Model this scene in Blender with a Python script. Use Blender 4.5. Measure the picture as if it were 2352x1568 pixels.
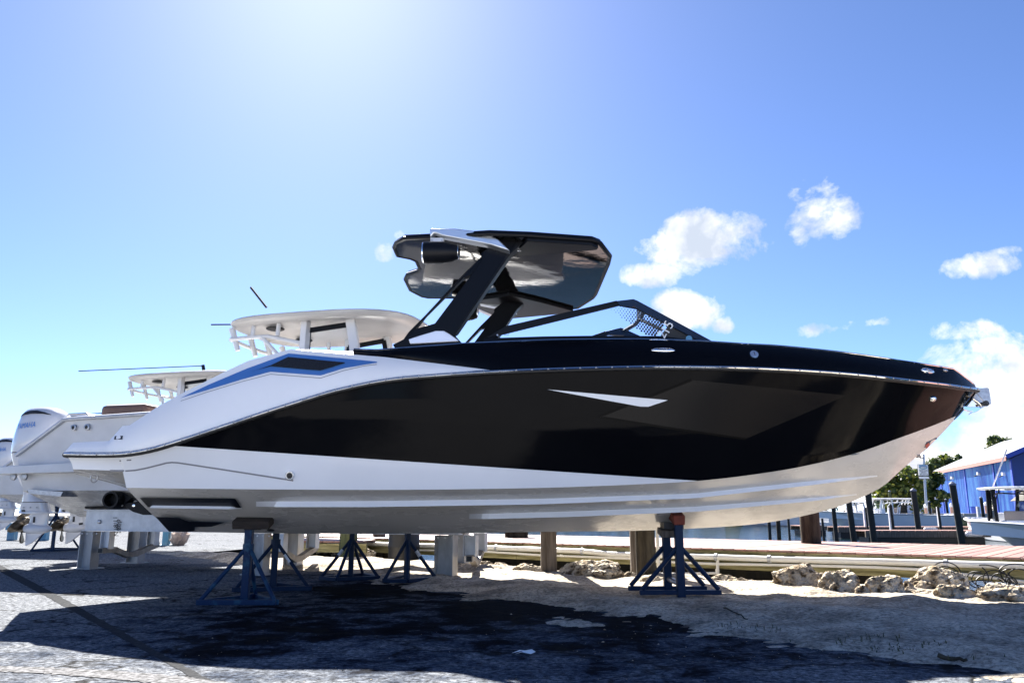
import bpy, bmesh, math, random
import numpy as np
from mathutils import Vector, Matrix, noise
from mathutils.bvhtree import BVHTree
R = math.radians
random.seed(7)
for o in list(bpy.data.objects): bpy.data.objects.remove(o)
scene = bpy.context.scene
col = scene.collection

# ---------------------------------------------------------------- camera
CAM = Vector((0, 0, 0.80)); FD = 1830.0; CX, CY = 1176.0, 784.0
PITCH = math.atan(390 / FD)
cd = bpy.data.cameras.new('camera'); cam = bpy.data.objects.new('camera', cd); col.objects.link(cam)
cd.sensor_width = 36; cd.sensor_fit = 'HORIZONTAL'; cd.lens = 36 * FD / 2352
cd.clip_start = 0.05; cd.clip_end = 5000
cam.location = CAM; cam.rotation_euler = (R(90) + PITCH, 0, 0)
scene.camera = cam

# ---------------------------------------------------------------- sky, sun, exposure
SUN_EL, SUN_AZ = R(40.0), R(-15)          # azimuth from +Y, positive to +X
world = bpy.data.worlds.new('World'); scene.world = world; world.use_nodes = True
SKY_STRENGTH = 0.05
sd = bpy.data.lights.new('sun', 'SUN'); sd.energy = 5.0; sd.angle = R(0.5); sd.color = (1, .95, .87)
sun = bpy.data.objects.new('sun', sd); col.objects.link(sun)
SUNV = Vector((math.sin(SUN_AZ) * math.cos(SUN_EL), math.cos(SUN_AZ) * math.cos(SUN_EL), math.sin(SUN_EL)))
sun.rotation_euler = SUNV.to_track_quat('Z', 'Y').to_euler(); sun.location = SUNV * 60
vs = scene.view_settings
vs.view_transform = 'Standard'; vs.look = 'None'; vs.gamma = 1.0; vs.exposure = 2.25; vs.use_curve_mapping = False

def raydir(x, y):
    u, v = (x - CX) / FD, (CY - y) / FD
    c, s = math.cos(PITCH), math.sin(PITCH)
    return Vector((u, c - v * s, s + v * c))
def at(x, y, Y):
    d = raydir(x, y); return CAM + d * (Y / d.y)
def atz(x, y, z):
    d = raydir(x, y); return CAM + d * ((z - CAM.z) / d.z)
def atplane(x, y, P, N):
    d = raydir(x, y); return CAM + d * ((P - CAM).dot(N) / d.dot(N))
def zc(ox, oy, k):
    return lambda pts: [(ox + k * a, oy + k * b) for a, b in pts]

def build_world():
    nt = world.node_tree; N = nt.nodes; L = nt.links; N.clear()
    out = N.new('ShaderNodeOutputWorld'); bg = N.new('ShaderNodeBackground')
    bg.inputs['Strength'].default_value = SKY_STRENGTH
    sky = N.new('ShaderNodeTexSky'); sky.sky_type = 'NISHITA'; sky.sun_disc = False
    sky.sun_elevation = SUN_EL; sky.sun_rotation = SUN_AZ
    sky.altitude = 0; sky.air_density = 0.5; sky.dust_density = 0.2; sky.ozone_density = 3.0
    tc = N.new('ShaderNodeTexCoord')
    def m(op, a, b=None, c=None):
        n = N.new('ShaderNodeMath'); n.operation = op
        for i, q in enumerate((a, b, c)):
            if q is None: continue
            if isinstance(q, (int, float)): n.inputs[i].default_value = q
            else: L.new(q, n.inputs[i])
        return n.outputs[0]
    def dot(vec):
        n = N.new('ShaderNodeVectorMath'); n.operation = 'DOT_PRODUCT'
        L.new(tc.outputs['Generated'], n.inputs[0]); n.inputs[1].default_value = vec
        return n.outputs['Value']
    def nz(scale, det, dist=0.0, rough=.6):
        n = N.new('ShaderNodeTexNoise'); n.inputs['Scale'].default_value = scale; n.inputs['Detail'].default_value = det
        n.inputs['Distortion'].default_value = dist; n.inputs['Roughness'].default_value = rough
        L.new(tc.outputs['Generated'], n.inputs['Vector']); return n.outputs['Fac']
    n1 = nz(11, 9, .25, .62); n2 = nz(30, 6, .2)
    nn = m('ADD', m('MULTIPLY', n1, .8), m('MULTIPLY', n2, .2))
    nb = m('MULTIPLY', m('SUBTRACT', nn, .5), 5.2)
    # clouds standing at fixed directions of the sky: (x, y, half width, half height, weight)
    blobs = [(1600, 560, 135, 68, .85), (1500, 625, 90, 30, .6), (1890, 482, 78, 58, .75), (1840, 530, 28, 45, .35), (2265, 605, 95, 34, .6), (2320, 580, 50, 20, .5),
             (885, 578, 36, 34, .35), (920, 540, 28, 18, .2), (1585, 712, 75, 45, .75), (2235, 757, 105, 28, .42), (1915, 752, 110, 26, .28), (1660, 745, 30, 22, .4),
             (2290, 930, 190, 130, 1.0), (2250, 1040, 190, 80, .9), (2420, 820, 170, 90, .7), (20, 925, 70, 30, .3),
             (2900, 900, 420, 170, .8), (3500, 700, 200, 90, .6), (-700, 980, 420, 90, .5)]
    total = None
    for (x, y, a, b, wgt) in blobs:
        d = raydir(x, y).normalized(); rt = d.cross(Vector((0, 0, 1))).normalized(); up = rt.cross(d)
        u = m('MULTIPLY', dot(rt), FD / a * .93); v = m('MULTIPLY', dot(up), FD / b * .93)
        r2 = m('ADD', m('MULTIPLY', u, u), m('MULTIPLY', v, v))
        front = m('GREATER_THAN', dot(d), 0.3)
        e = m('MULTIPLY', m('SUBTRACT', wgt * .95, r2), .85)
        e = m('ADD', e, nb)
        e = m('MINIMUM', e, m('MULTIPLY', m('SUBTRACT', 1.9, r2), 1.2))
        e = m('MULTIPLY', m('SMOOTH_MIN', m('MAXIMUM', m('MULTIPLY', e, 1.6), 0.0), 1.0, .2), front)
        total = e if total is None else m('MAXIMUM', total, e)
    # the same broken cumulus, low, all the way round behind the camera
    sep = N.new('ShaderNodeSeparateXYZ'); L.new(tc.outputs['Generated'], sep.inputs[0])
    back = m('MULTIPLY', m('LESS_THAN', sep.outputs['Y'], -0.1), m('GREATER_THAN', sep.outputs['Z'], 0.0))
    n3 = nz(5, 9, .2, .6)
    band = m('MULTIPLY', m('MAXIMUM', m('MULTIPLY', m('SUBTRACT', n3, .54), 7.0), 0.0), m('MAXIMUM', m('SUBTRACT', 1.0, m('MULTIPLY', sep.outputs['Z'], 2.2)), 0.0))
    total = m('MAXIMUM', total, m('MULTIPLY', m('MINIMUM', band, .9), back))
    total = m('MINIMUM', m('MAXIMUM', total, 0.0), .97)
    mix = N.new('ShaderNodeMix'); mix.data_type = 'RGBA'
    tint = N.new('ShaderNodeMix'); tint.data_type = 'RGBA'; tint.blend_type = 'MULTIPLY'; tint.inputs['Factor'].default_value = 1; tint.inputs['B'].default_value = (.895, .945, 1.08, 1)
    hs_ = N.new('ShaderNodeHueSaturation'); hs_.inputs['Saturation'].default_value = 1.04; L.new(sky.outputs[0], hs_.inputs['Color']); L.new(hs_.outputs[0], tint.inputs['A']); L.new(total, mix.inputs['Factor']); L.new(tint.outputs['Result'], mix.inputs['A'])
    cc = N.new('ShaderNodeValToRGB'); cc.color_ramp.elements[0].position = .36; cc.color_ramp.elements[1].position = .56
    cc.color_ramp.elements[0].color = (.54, .60, .70, 1); cc.color_ramp.elements[1].color = (1, 1, 1, 1)
    L.new(nz(17, 5, .1, .5), cc.inputs[0]); cm = N.new('ShaderNodeVectorMath'); cm.operation = 'SCALE'; cm.inputs['Scale'].default_value = 5.6
    L.new(cc.outputs[0], cm.inputs[0]); L.new(cm.outputs[0], mix.inputs['B'])
    L.new(mix.outputs['Result'], bg.inputs['Color']); L.new(bg.outputs[0], out.inputs[0])
build_world()

# ---------------------------------------------------------------- materials
MAT = {}
def pm(name, c1, c2=None, scale=4.0, rough=.5, metal=0.0, bump=0.0, bscale=None, spec=.5, coat=0.0, lo=.35, hi=.65, detail=6, stretch=None, rough2=None, coords='Object', coat_rough=.03):
    m = bpy.data.materials.new(name); m.use_nodes = True
    nt = m.node_tree; N, L = nt.nodes, nt.links; p = N['Principled BSDF']
    p.inputs['Roughness'].default_value = rough; p.inputs['Metallic'].default_value = metal
    p.inputs['Specular IOR Level'].default_value = spec
    p.inputs['Coat Weight'].default_value = coat; p.inputs['Coat Roughness'].default_value = coat_rough
    p.inputs['Base Color'].default_value = (*c1, 1)
    tc = N.new('ShaderNodeTexCoord'); vec = tc.outputs[coords]
    if stretch:
        mp = N.new('ShaderNodeMapping'); mp.inputs['Scale'].default_value = stretch; L.new(vec, mp.inputs['Vector']); vec = mp.outputs[0]
    if c2 is not None:
        nz = N.new('ShaderNodeTexNoise'); nz.inputs['Scale'].default_value = scale; nz.inputs['Detail'].default_value = detail
        nz.inputs['Roughness'].default_value = .62; L.new(vec, nz.inputs['Vector'])
        cr = N.new('ShaderNodeValToRGB'); cr.color_ramp.elements[0].position = lo; cr.color_ramp.elements[1].position = hi
        cr.color_ramp.elements[0].color = (*c1, 1); cr.color_ramp.elements[1].color = (*c2, 1)
        L.new(nz.outputs['Fac'], cr.inputs[0]); L.new(cr.outputs[0], p.inputs['Base Color'])
        if rough2 is not None:
            mr = N.new('ShaderNodeMapRange'); mr.inputs['From Min'].default_value = lo; mr.inputs['From Max'].default_value = hi
            mr.inputs['To Min'].default_value = rough; mr.inputs['To Max'].default_value = rough2
            L.new(nz.outputs['Fac'], mr.inputs[0]); L.new(mr.outputs[0], p.inputs['Roughness'])
    if bump:
        nb = N.new('ShaderNodeTexNoise'); nb.inputs['Scale'].default_value = bscale or scale * 4; nb.inputs['Detail'].default_value = 8
        L.new(vec, nb.inputs['Vector'])
        bn = N.new('ShaderNodeBump'); bn.inputs['Strength'].default_value = 1; bn.inputs['Distance'].default_value = bump
        L.new(nb.outputs['Fac'], bn.inputs['Height']); L.new(bn.outputs[0], p.inputs['Normal'])
    MAT[name] = m; return m
pm('white_gelcoat', (.80, .81, .83), (.76, .77, .79), 1.5, .28, spec=.5, coat=.25)
pm('shaded_white_bottom', (.64, .62, .59), (.48, .465, .44), 3.0, .22, spec=.5, coat=.25, bump=.0015, bscale=5, stretch=(.7, 1, 2.2), lo=.45, hi=.75, rough2=.45, detail=9)  # white gelcoat darkened for the shade of the underside, plus stains
pm('boat_white', (.63, .63, .64), (.54, .54, .545), 1.6, .25)
pm('hardtop_shaded_white', (.44, .425, .41), (.36, .35, .335), 2, .3)  # white hardtop with the shade of its underside put into the colour
pm('moored_white', (.82, .82, .83), (.76, .76, .77), 1.6, .3)
pm('black_gelcoat', (.0025, .0028, .004), (.0035, .0038, .005), 1.0, .08, spec=.05, bump=.0016, bscale=1.6)
pm('black_deck', (.002, .0025, .0045), None, rough=.26, spec=.09)
pm('graphite', (.006, .0055, .006), (.0075, .007, .0075), 60, .22, spec=.11)
pm('graphic_line', (.002, .002, .0025), None, rough=.3, spec=.06)
pm('black_gloss', (.003, .003, .0035), None, rough=.04, spec=.24, bump=.004, bscale=2.2)
pm('black_satin', (.003, .004, .007), (.005, .006, .009), 8, .40, spec=.16)
pm('tower_black', (.003, .004, .007), None, rough=.34, spec=.13)
pm('blue_silver', (.10, .27, .62), (.13, .31, .66), 2, .35, metal=.55)
pm('brushed_silver', (.62, .66, .72), (.55, .6, .66), 8, .32, metal=.85, stretch=(1, 12, 12))
pm('silver_panel', (.74, .76, .82), None, rough=.3, metal=.35)
pm('chrome', (.82, .84, .86), None, rough=.06, metal=1)
pm('rubber', (.008, .008, .009), (.014, .014, .014), 20, .55)
pm('black_carpet', (.006, .006, .006), (.012, .012, .012), 60, .95, bump=.004, bscale=200)
pm('vent_mesh', (.004, .004, .005), (.016, .016, .018), 90, .5, stretch=(1, 1, 1.6), lo=.45, hi=.55, detail=1)
pm('blue_paint', (.005, .018, .050), (.05, .03, .02), 9, .5, spec=.2, lo=.62, hi=.70, bump=.002, bscale=40)
pm('blue_paint_worn', (.006, .026, .075), (.02, .075, .13), 7, .5, spec=.2, lo=.5, hi=.62, bump=.002, bscale=40)
pm('light_blue_steel', (.07, .22, .34), (.22, .34, .40), 5, .5, lo=.45, hi=.7)
pm('reflective_tape', (.75, .77, .8), (.5, .52, .55), 25, .4)
pm('timber_block', (.016, .011, .008), (.04, .027, .02), 6, .8, bump=.006, bscale=30, stretch=(1, 6, 6))
pm('orange_pad', (.20, .035, .016), (.13, .025, .012), 7, .75, bump=.004, bscale=30)
pm('cast_aluminium', (.60, .61, .63), (.46, .47, .49), 6, .42, metal=.5, bump=.0015, bscale=60)
pm('leg_aluminium', (.50, .50, .50), (.30, .29, .28), 4, .5, metal=.35, bump=.0015, bscale=40, stretch=(1, 1, .4))
pm('dull_tube', (.30, .27, .23), (.20, .17, .14), 8, .5, metal=.4)
pm('steel', (.45, .46, .48), (.3, .3, .32), 20, .35, metal=.9)
pm('bronze', (.10, .08, .06), (.20, .18, .15), 9, .3, metal=.9)
pm('marker_ink', (.01, .01, .012), None, rough=.7)
pm('pile_wood', (.022, .018, .014), (.085, .07, .048), 5, .9, spec=.15, bump=.012, bscale=16, stretch=(2.2, 2.2, .35))
pm('pile_green', (.03, .045, .025), (.11, .12, .05), 4, .9, bump=.01, bscale=16, stretch=(2.2, 2.2, .35))
pm('pile_dark', (.012, .014, .015), (.035, .03, .022), 3, .85, bump=.012, bscale=12, stretch=(2, 2, .4))
pm('weathered_post', (.075, .06, .048), (.19, .16, .135), 7, .9, spec=.15, bump=.006, bscale=30, stretch=(3, 3, .25))
pm('fascia_wood', (.13, .115, .045), (.46, .41, .21), 5, .85, spec=.15, bump=.006, bscale=18, stretch=(.35, 3, 5))
pm('pvc', (.84, .81, .73), (.76, .72, .62), 2, .4)
pm('pile_cap', (.10, .11, .16), None, rough=.3)
pm('post_white', (.74, .72, .74), (.55, .52, .54), 6, .6)
pm('post_pink', (.42, .26, .20), (.36, .22, .18), 6, .7)
pm('concrete', (.50, .47, .42), (.38, .35, .31), 3, .9, bump=.01, bscale=12)
pm('brown_vinyl', (.10, .055, .04), (.14, .08, .06), 6, .6)
pm('tan_seat', (.24, .20, .18), (.28, .24, .21), 30, .8)
pm('barrel_blue', (.01, .06, .42), None, rough=.4)
pm('red_trim', (.30, .13, .10), (.24, .11, .09), 5, .6)
pm('roof_grey', (.15, .165, .20), (.12, .135, .165), .6, .5, metal=.1)
pm('roof_white', (.36, .37, .39), (.30, .31, .33), .5, .5)
pm('wall_white', (.72, .73, .75), None, rough=.7)
pm('blue_trim', (.012, .045, .34), None, rough=.5)
pm('shaded_blue_wall', (.008, .03, .16), (.012, .04, .2), .6, .5)  # darker copy of the shed blue, with the gable's shade painted in
pm('cowl_white', (.56, .57, .61), (.50, .51, .54), 2, .16, spec=.5, coat=.6)
pm('cowl_blue', (.02, .20, .55), None, rough=.3, metal=.4)
pm('sign_white', (.78, .8, .82), None, rough=.5)
pm('sign_dark', (.015, .02, .03), None, rough=.5)
pm('sign_blue', (.10, .30, .48), None, rough=.5)
pm('sticker_red', (.35, .05, .04), None, rough=.4)
pm('sticker_teal', (.01, .06, .11), None, rough=.3)
pm('paper', (.80, .80, .80), None, rough=.9)
pm('trunk', (.035, .03, .024), (.07, .06, .05), 4, .9)
pm('leaf_dark', (.025, .050, .014), (.05, .085, .02), 1.2, .5)
pm('leaf_light', (.10, .14, .02), (.20, .21, .03), 1.2, .5)
for _n in ('leaf_dark', 'leaf_light'):
    _N, _L = MAT[_n].node_tree.nodes, MAT[_n].node_tree.links; _p = _N['Principled BSDF']; _t = _N.new('ShaderNodeBsdfTranslucent'); _m = _N.new('ShaderNodeMixShader'); _m.inputs[0].default_value = .4
    _L.new(_p.inputs['Base Color'].links[0].from_socket, _t.inputs[0]); _L.new(_p.outputs[0], _m.inputs[1]); _L.new(_t.outputs[0], _m.inputs[2]); _L.new(_m.outputs[0], _N['Material Output'].inputs[0])
pm('canvas', (.42, .33, .28), (.26, .20, .17), 3, .9, bump=.02, bscale=5)
pm('thatch', (.09, .075, .06), (.16, .14, .11), 12, .95, bump=.03, bscale=20)
pm('grass_blade', (.035, .04, .014), (.08, .075, .03), 8, .7)
pm('cable', (.004, .004, .005), None, rough=.5)

def mat_rock():
    m = pm('coral_rock', (.30, .22, .13), (.62, .55, .44), 7, .95, lo=.38, hi=.6, detail=10)
    N, L = m.node_tree.nodes, m.node_tree.links; p = N['Principled BSDF']
    tc = N.new('ShaderNodeTexCoord'); v = N.new('ShaderNodeTexVoronoi'); v.inputs['Scale'].default_value = 26
    n = N.new('ShaderNodeTexNoise'); n.inputs['Scale'].default_value = 40; n.inputs['Detail'].default_value = 8
    L.new(tc.outputs['Object'], v.inputs['Vector']); L.new(tc.outputs['Object'], n.inputs['Vector'])
    a = N.new('ShaderNodeMath'); a.operation = 'ADD'; L.new(v.outputs['Distance'], a.inputs[0]); L.new(n.outputs['Fac'], a.inputs[1])
    b = N.new('ShaderNodeBump'); b.inputs['Distance'].default_value = .045; b.inputs['Strength'].default_value = 1
    pit = N.new('ShaderNodeTexNoise'); pit.inputs['Scale'].default_value = 17; pit.inputs['Detail'].default_value = 6; L.new(tc.outputs['Object'], pit.inputs['Vector'])
    pr_ = N.new('ShaderNodeValToRGB'); pr_.color_ramp.elements[0].position = .38; pr_.color_ramp.elements[0].color = (.16, .13, .09, 1); pr_.color_ramp.elements[1].position = .5; pr_.color_ramp.elements[1].color = (1, 1, 1, 1)
    L.new(pit.outputs['Fac'], pr_.inputs[0]); mm = N.new('ShaderNodeMix'); mm.data_type = 'RGBA'; mm.blend_type = 'MULTIPLY'; mm.inputs['Factor'].default_value = 1
    sk_ = p.inputs['Base Color'].links[0].from_socket; L.new(sk_, mm.inputs['A']); L.new(pr_.outputs[0], mm.inputs['B']); L.new(mm.outputs['Result'], p.inputs['Base Color'])
    L.new(a.outputs[0], b.inputs['Height']); L.new(b.outputs[0], p.inputs['Normal'])
mat_rock()

def mat_glass(name, tint=(.9, .95, 1), refl=.12):
    m = bpy.data.materials.new(name); m.use_nodes = True
    N, L = m.node_tree.nodes, m.node_tree.links; N.clear()
    o = N.new('ShaderNodeOutputMaterial'); t = N.new('ShaderNodeBsdfTransparent'); t.inputs[0].default_value = (*tint, 1)
    g = N.new('ShaderNodeBsdfGlossy'); g.inputs['Roughness'].default_value = .02
    f = N.new('ShaderNodeFresnel'); f.inputs[0].default_value = 1.35
    mx = N.new('ShaderNodeMixShader'); L.new(f.outputs[0], mx.inputs[0]); L.new(t.outputs[0], mx.inputs[1]); L.new(g.outputs[0], mx.inputs[2])
    L.new(mx.outputs[0], o.inputs[0]); MAT[name] = m
mat_glass('clear_glass'); mat_glass('tinted_glass', (.45, .5, .55))

def mat_ground():
    m = bpy.data.materials.new('asphalt'); m.use_nodes = True
    N, L = m.node_tree.nodes, m.node_tree.links; p = N['Principled BSDF']
    g = N.new('ShaderNodeNewGeometry'); pos = g.outputs['Position']
    def nz(s, d, r=.6, dist=0.0):
        n = N.new('ShaderNodeTexNoise'); n.inputs['Scale'].default_value = s; n.inputs['Detail'].default_value = d
        n.inputs['Roughness'].default_value = r; n.inputs['Distortion'].default_value = dist; L.new(pos, n.inputs['Vector']); return n.outputs['Fac']
    def ramp(fac, *stops):
        c = N.new('ShaderNodeValToRGB'); e = c.color_ramp.elements
        while len(e) < len(stops): e.new(.5)
        for i, (q, k) in enumerate(stops): e[i].position = q; e[i].color = (*k, 1)
        L.new(fac, c.inputs[0]); return c.outputs[0]
    def mix(f, a, b, mode='MIX'):
        n = N.new('ShaderNodeMix'); n.data_type = 'RGBA'; n.blend_type = mode
        if isinstance(f, (int, float)): n.inputs['Factor'].default_value = f
        else: L.new(f, n.inputs['Factor'])
        L.new(a, n.inputs['A']) if not isinstance(a, tuple) else setattr(n.inputs['A'], 'default_value', (*a, 1))
        L.new(b, n.inputs['B']) if not isinstance(b, tuple) else setattr(n.inputs['B'], 'default_value', (*b, 1))
        return n.outputs['Result']
    # worn chip-seal: dark binder, pale dust lying in patches; tone lightened for the sunlit left, darkened for the boat's shade
    sep = N.new('ShaderNodeSeparateXYZ'); L.new(pos, sep.inputs[0])
    def mr(sock, a, b, lo, hi):
        q = N.new('ShaderNodeMapRange'); q.inputs['From Min'].default_value = a; q.inputs['From Max'].default_value = b
        q.inputs['To Min'].default_value = lo; q.inputs['To Max'].default_value = hi; L.new(sock, q.inputs[0]); return q.outputs[0]
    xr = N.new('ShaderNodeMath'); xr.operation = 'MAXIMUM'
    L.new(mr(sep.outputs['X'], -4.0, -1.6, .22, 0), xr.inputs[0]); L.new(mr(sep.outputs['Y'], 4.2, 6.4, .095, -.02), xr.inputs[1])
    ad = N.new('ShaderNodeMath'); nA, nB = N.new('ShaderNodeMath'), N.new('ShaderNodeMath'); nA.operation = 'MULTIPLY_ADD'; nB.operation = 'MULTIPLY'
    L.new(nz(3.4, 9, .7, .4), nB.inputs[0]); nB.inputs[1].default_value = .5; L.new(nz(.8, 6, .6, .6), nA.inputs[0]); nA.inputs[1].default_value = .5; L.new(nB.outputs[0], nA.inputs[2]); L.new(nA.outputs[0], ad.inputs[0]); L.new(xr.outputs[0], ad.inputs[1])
    base = ramp(ad.outputs[0], (.46, (.0015, .002, .0045)), (.51, (.006, .008, .014)), (.545, (.038, .047, .066)), (.66, (.128, .136, .150)))  # blue cast of the shade is put into the dark stops
    grit = ramp(nz(26, 8, .8), (.40, (.22, .22, .23)), (.5, (1, 1, 1)), (.62, (2.3, 2.3, 2.3)))
    base = mix(1.0, base, grit, 'MULTIPLY')
    chip = ramp(nz(30, 5, .75), (.67, (0, 0, 0)), (.72, (1, 1, 1)))
    base = mix(chip, base, (.22, .22, .21))
    v = N.new('ShaderNodeTexVoronoi'); v.feature = 'DISTANCE_TO_EDGE'; v.inputs['Scale'].default_value = .8
    wv = N.new('ShaderNodeVectorMath'); wv.operation = 'ADD'; wn = N.new('ShaderNodeTexNoise'); wn.inputs['Scale'].default_value = 2.2; wn.inputs['Detail'].default_value = 6
    L.new(pos, wn.inputs['Vector']); sc = N.new('ShaderNodeVectorMath'); sc.operation = 'SCALE'; sc.inputs['Scale'].default_value = .9
    L.new(wn.outputs['Color'], sc.inputs[0]); L.new(pos, wv.inputs[0]); L.new(sc.outputs[0], wv.inputs[1]); L.new(wv.outputs[0], v.inputs['Vector'])
    ck = ramp(v.outputs['Distance'], (.0, (1, 1, 1)), (.026, (0, 0, 0)))
    ckm = mix(1.0, ck, ramp(nz(.5, 3), (.38, (0, 0, 0)), (.48, (1, 1, 1))), 'MULTIPLY')
    base = mix(ckm, base, (.012, .011, .01))
    L.new(base, p.inputs['Base Color']); p.inputs['Roughness'].default_value = .9; p.inputs['Specular IOR Level'].default_value = .02
    b = N.new('ShaderNodeBump'); b.inputs['Distance'].default_value = .006; L.new(nz(70, 6), b.inputs['Height'])
    b2 = N.new('ShaderNodeBump'); b2.inputs['Distance'].default_value = .03; L.new(nz(5, 5), b2.inputs['Height'])
    L.new(b2.outputs[0], b.inputs['Normal']); L.new(b.outputs[0], p.inputs['Normal'])
    MAT['asphalt'] = m
    s = bpy.data.materials.new('sand'); s.use_nodes = True
    N, L = s.node_tree.nodes, s.node_tree.links; p = N['Principled BSDF']
    g = N.new('ShaderNodeNewGeometry'); pos = g.outputs['Position']
    base = ramp(nz(2.2, 9, .7), (.38, (.26, .23, .19)), (.52, (.45, .40, .33)), (.66, (.60, .54, .45)))
    grit = ramp(nz(30, 8, .8), (.38, (.36, .36, .37)), (.5, (1, 1, 1)), (.64, (1.55, 1.53, 1.48)))
    base = mix(1.0, base, grit, 'MULTIPLY')
    peb = ramp(nz(24, 3, .7), (.70, (0, 0, 0)), (.73, (1, 1, 1)))
    base = mix(peb, base, (.06, .055, .05))
    L.new(base, p.inputs['Base Color']); p.inputs['Roughness'].default_value = .95; p.inputs['Specular IOR Level'].default_value = .02
    b = N.new('ShaderNodeBump'); b.inputs['Distance'].default_value = .01; L.new(nz(60, 8, .7), b.inputs['Height'])
    b2 = N.new('ShaderNodeBump'); b2.inputs['Distance'].default_value = .05; L.new(nz(7, 5), b2.inputs['Height'])
    L.new(b2.outputs[0], b.inputs['Normal']); L.new(b.outputs[0], p.inputs['Normal'])
    MAT['sand'] = s
mat_ground()
def mat_water():
    m = bpy.data.materials.new('water'); m.use_nodes = True
    N, L = m.node_tree.nodes, m.node_tree.links; p = N['Principled BSDF']
    p.inputs['Base Color'].default_value = (.006, .018, .022, 1); p.inputs['Roughness'].default_value = .04; p.inputs['IOR'].default_value = 1.33
    g = N.new('ShaderNodeNewGeometry'); mp = N.new('ShaderNodeMapping'); mp.inputs['Scale'].default_value = (1, 1.4, 1); L.new(g.outputs['Position'], mp.inputs['Vector'])
    n = N.new('ShaderNodeTexNoise'); n.inputs['Scale'].default_value = 2.6; n.inputs['Detail'].default_value = 6; L.new(mp.outputs[0], n.inputs['Vector'])
    n2 = N.new('ShaderNodeTexNoise'); n2.inputs['Scale'].default_value = .5; n2.inputs['Detail'].default_value = 3; L.new(mp.outputs[0], n2.inputs['Vector'])
    b = N.new('ShaderNodeBump'); b.inputs['Distance'].default_value = .035; L.new(n.outputs['Fac'], b.inputs['Height'])
    b2 = N.new('ShaderNodeBump'); b2.inputs['Distance'].default_value = .06; L.new(n2.outputs['Fac'], b2.inputs['Height']); L.new(b2.outputs[0], b.inputs['Normal'])
    L.new(b.outputs[0], p.inputs['Normal']); MAT['water'] = m
mat_water()
def mat_board():
    m = pm('deck_board', (.21, .105, .08), (.29, .165, .13), 3, .55, bump=.0015, bscale=30, stretch=(1.5, 10, 10))
    N, L = m.node_tree.nodes, m.node_tree.links; p = N['Principled BSDF']
    oi = N.new('ShaderNodeObjectInfo'); h = N.new('ShaderNodeHueSaturation'); mr = N.new('ShaderNodeMapRange')
    mr.inputs['To Min'].default_value = .8; mr.inputs['To Max'].default_value = 1.25; L.new(oi.outputs['Random'], mr.inputs[0])
    L.new(mr.outputs[0], h.inputs['Value']); l = p.inputs['Base Color'].links[0]; src = l.from_socket; L.remove(l)
    L.new(src, h.inputs['Color']); L.new(h.outputs[0], p.inputs['Base Color'])
mat_board()
def mat_barn():
    m = pm('barn_blue', (.004, .065, .36), (.06, .22, .50), 1.3, .55, lo=.42, hi=.62, stretch=(1, 1, .16), detail=9)
mat_barn()

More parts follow.
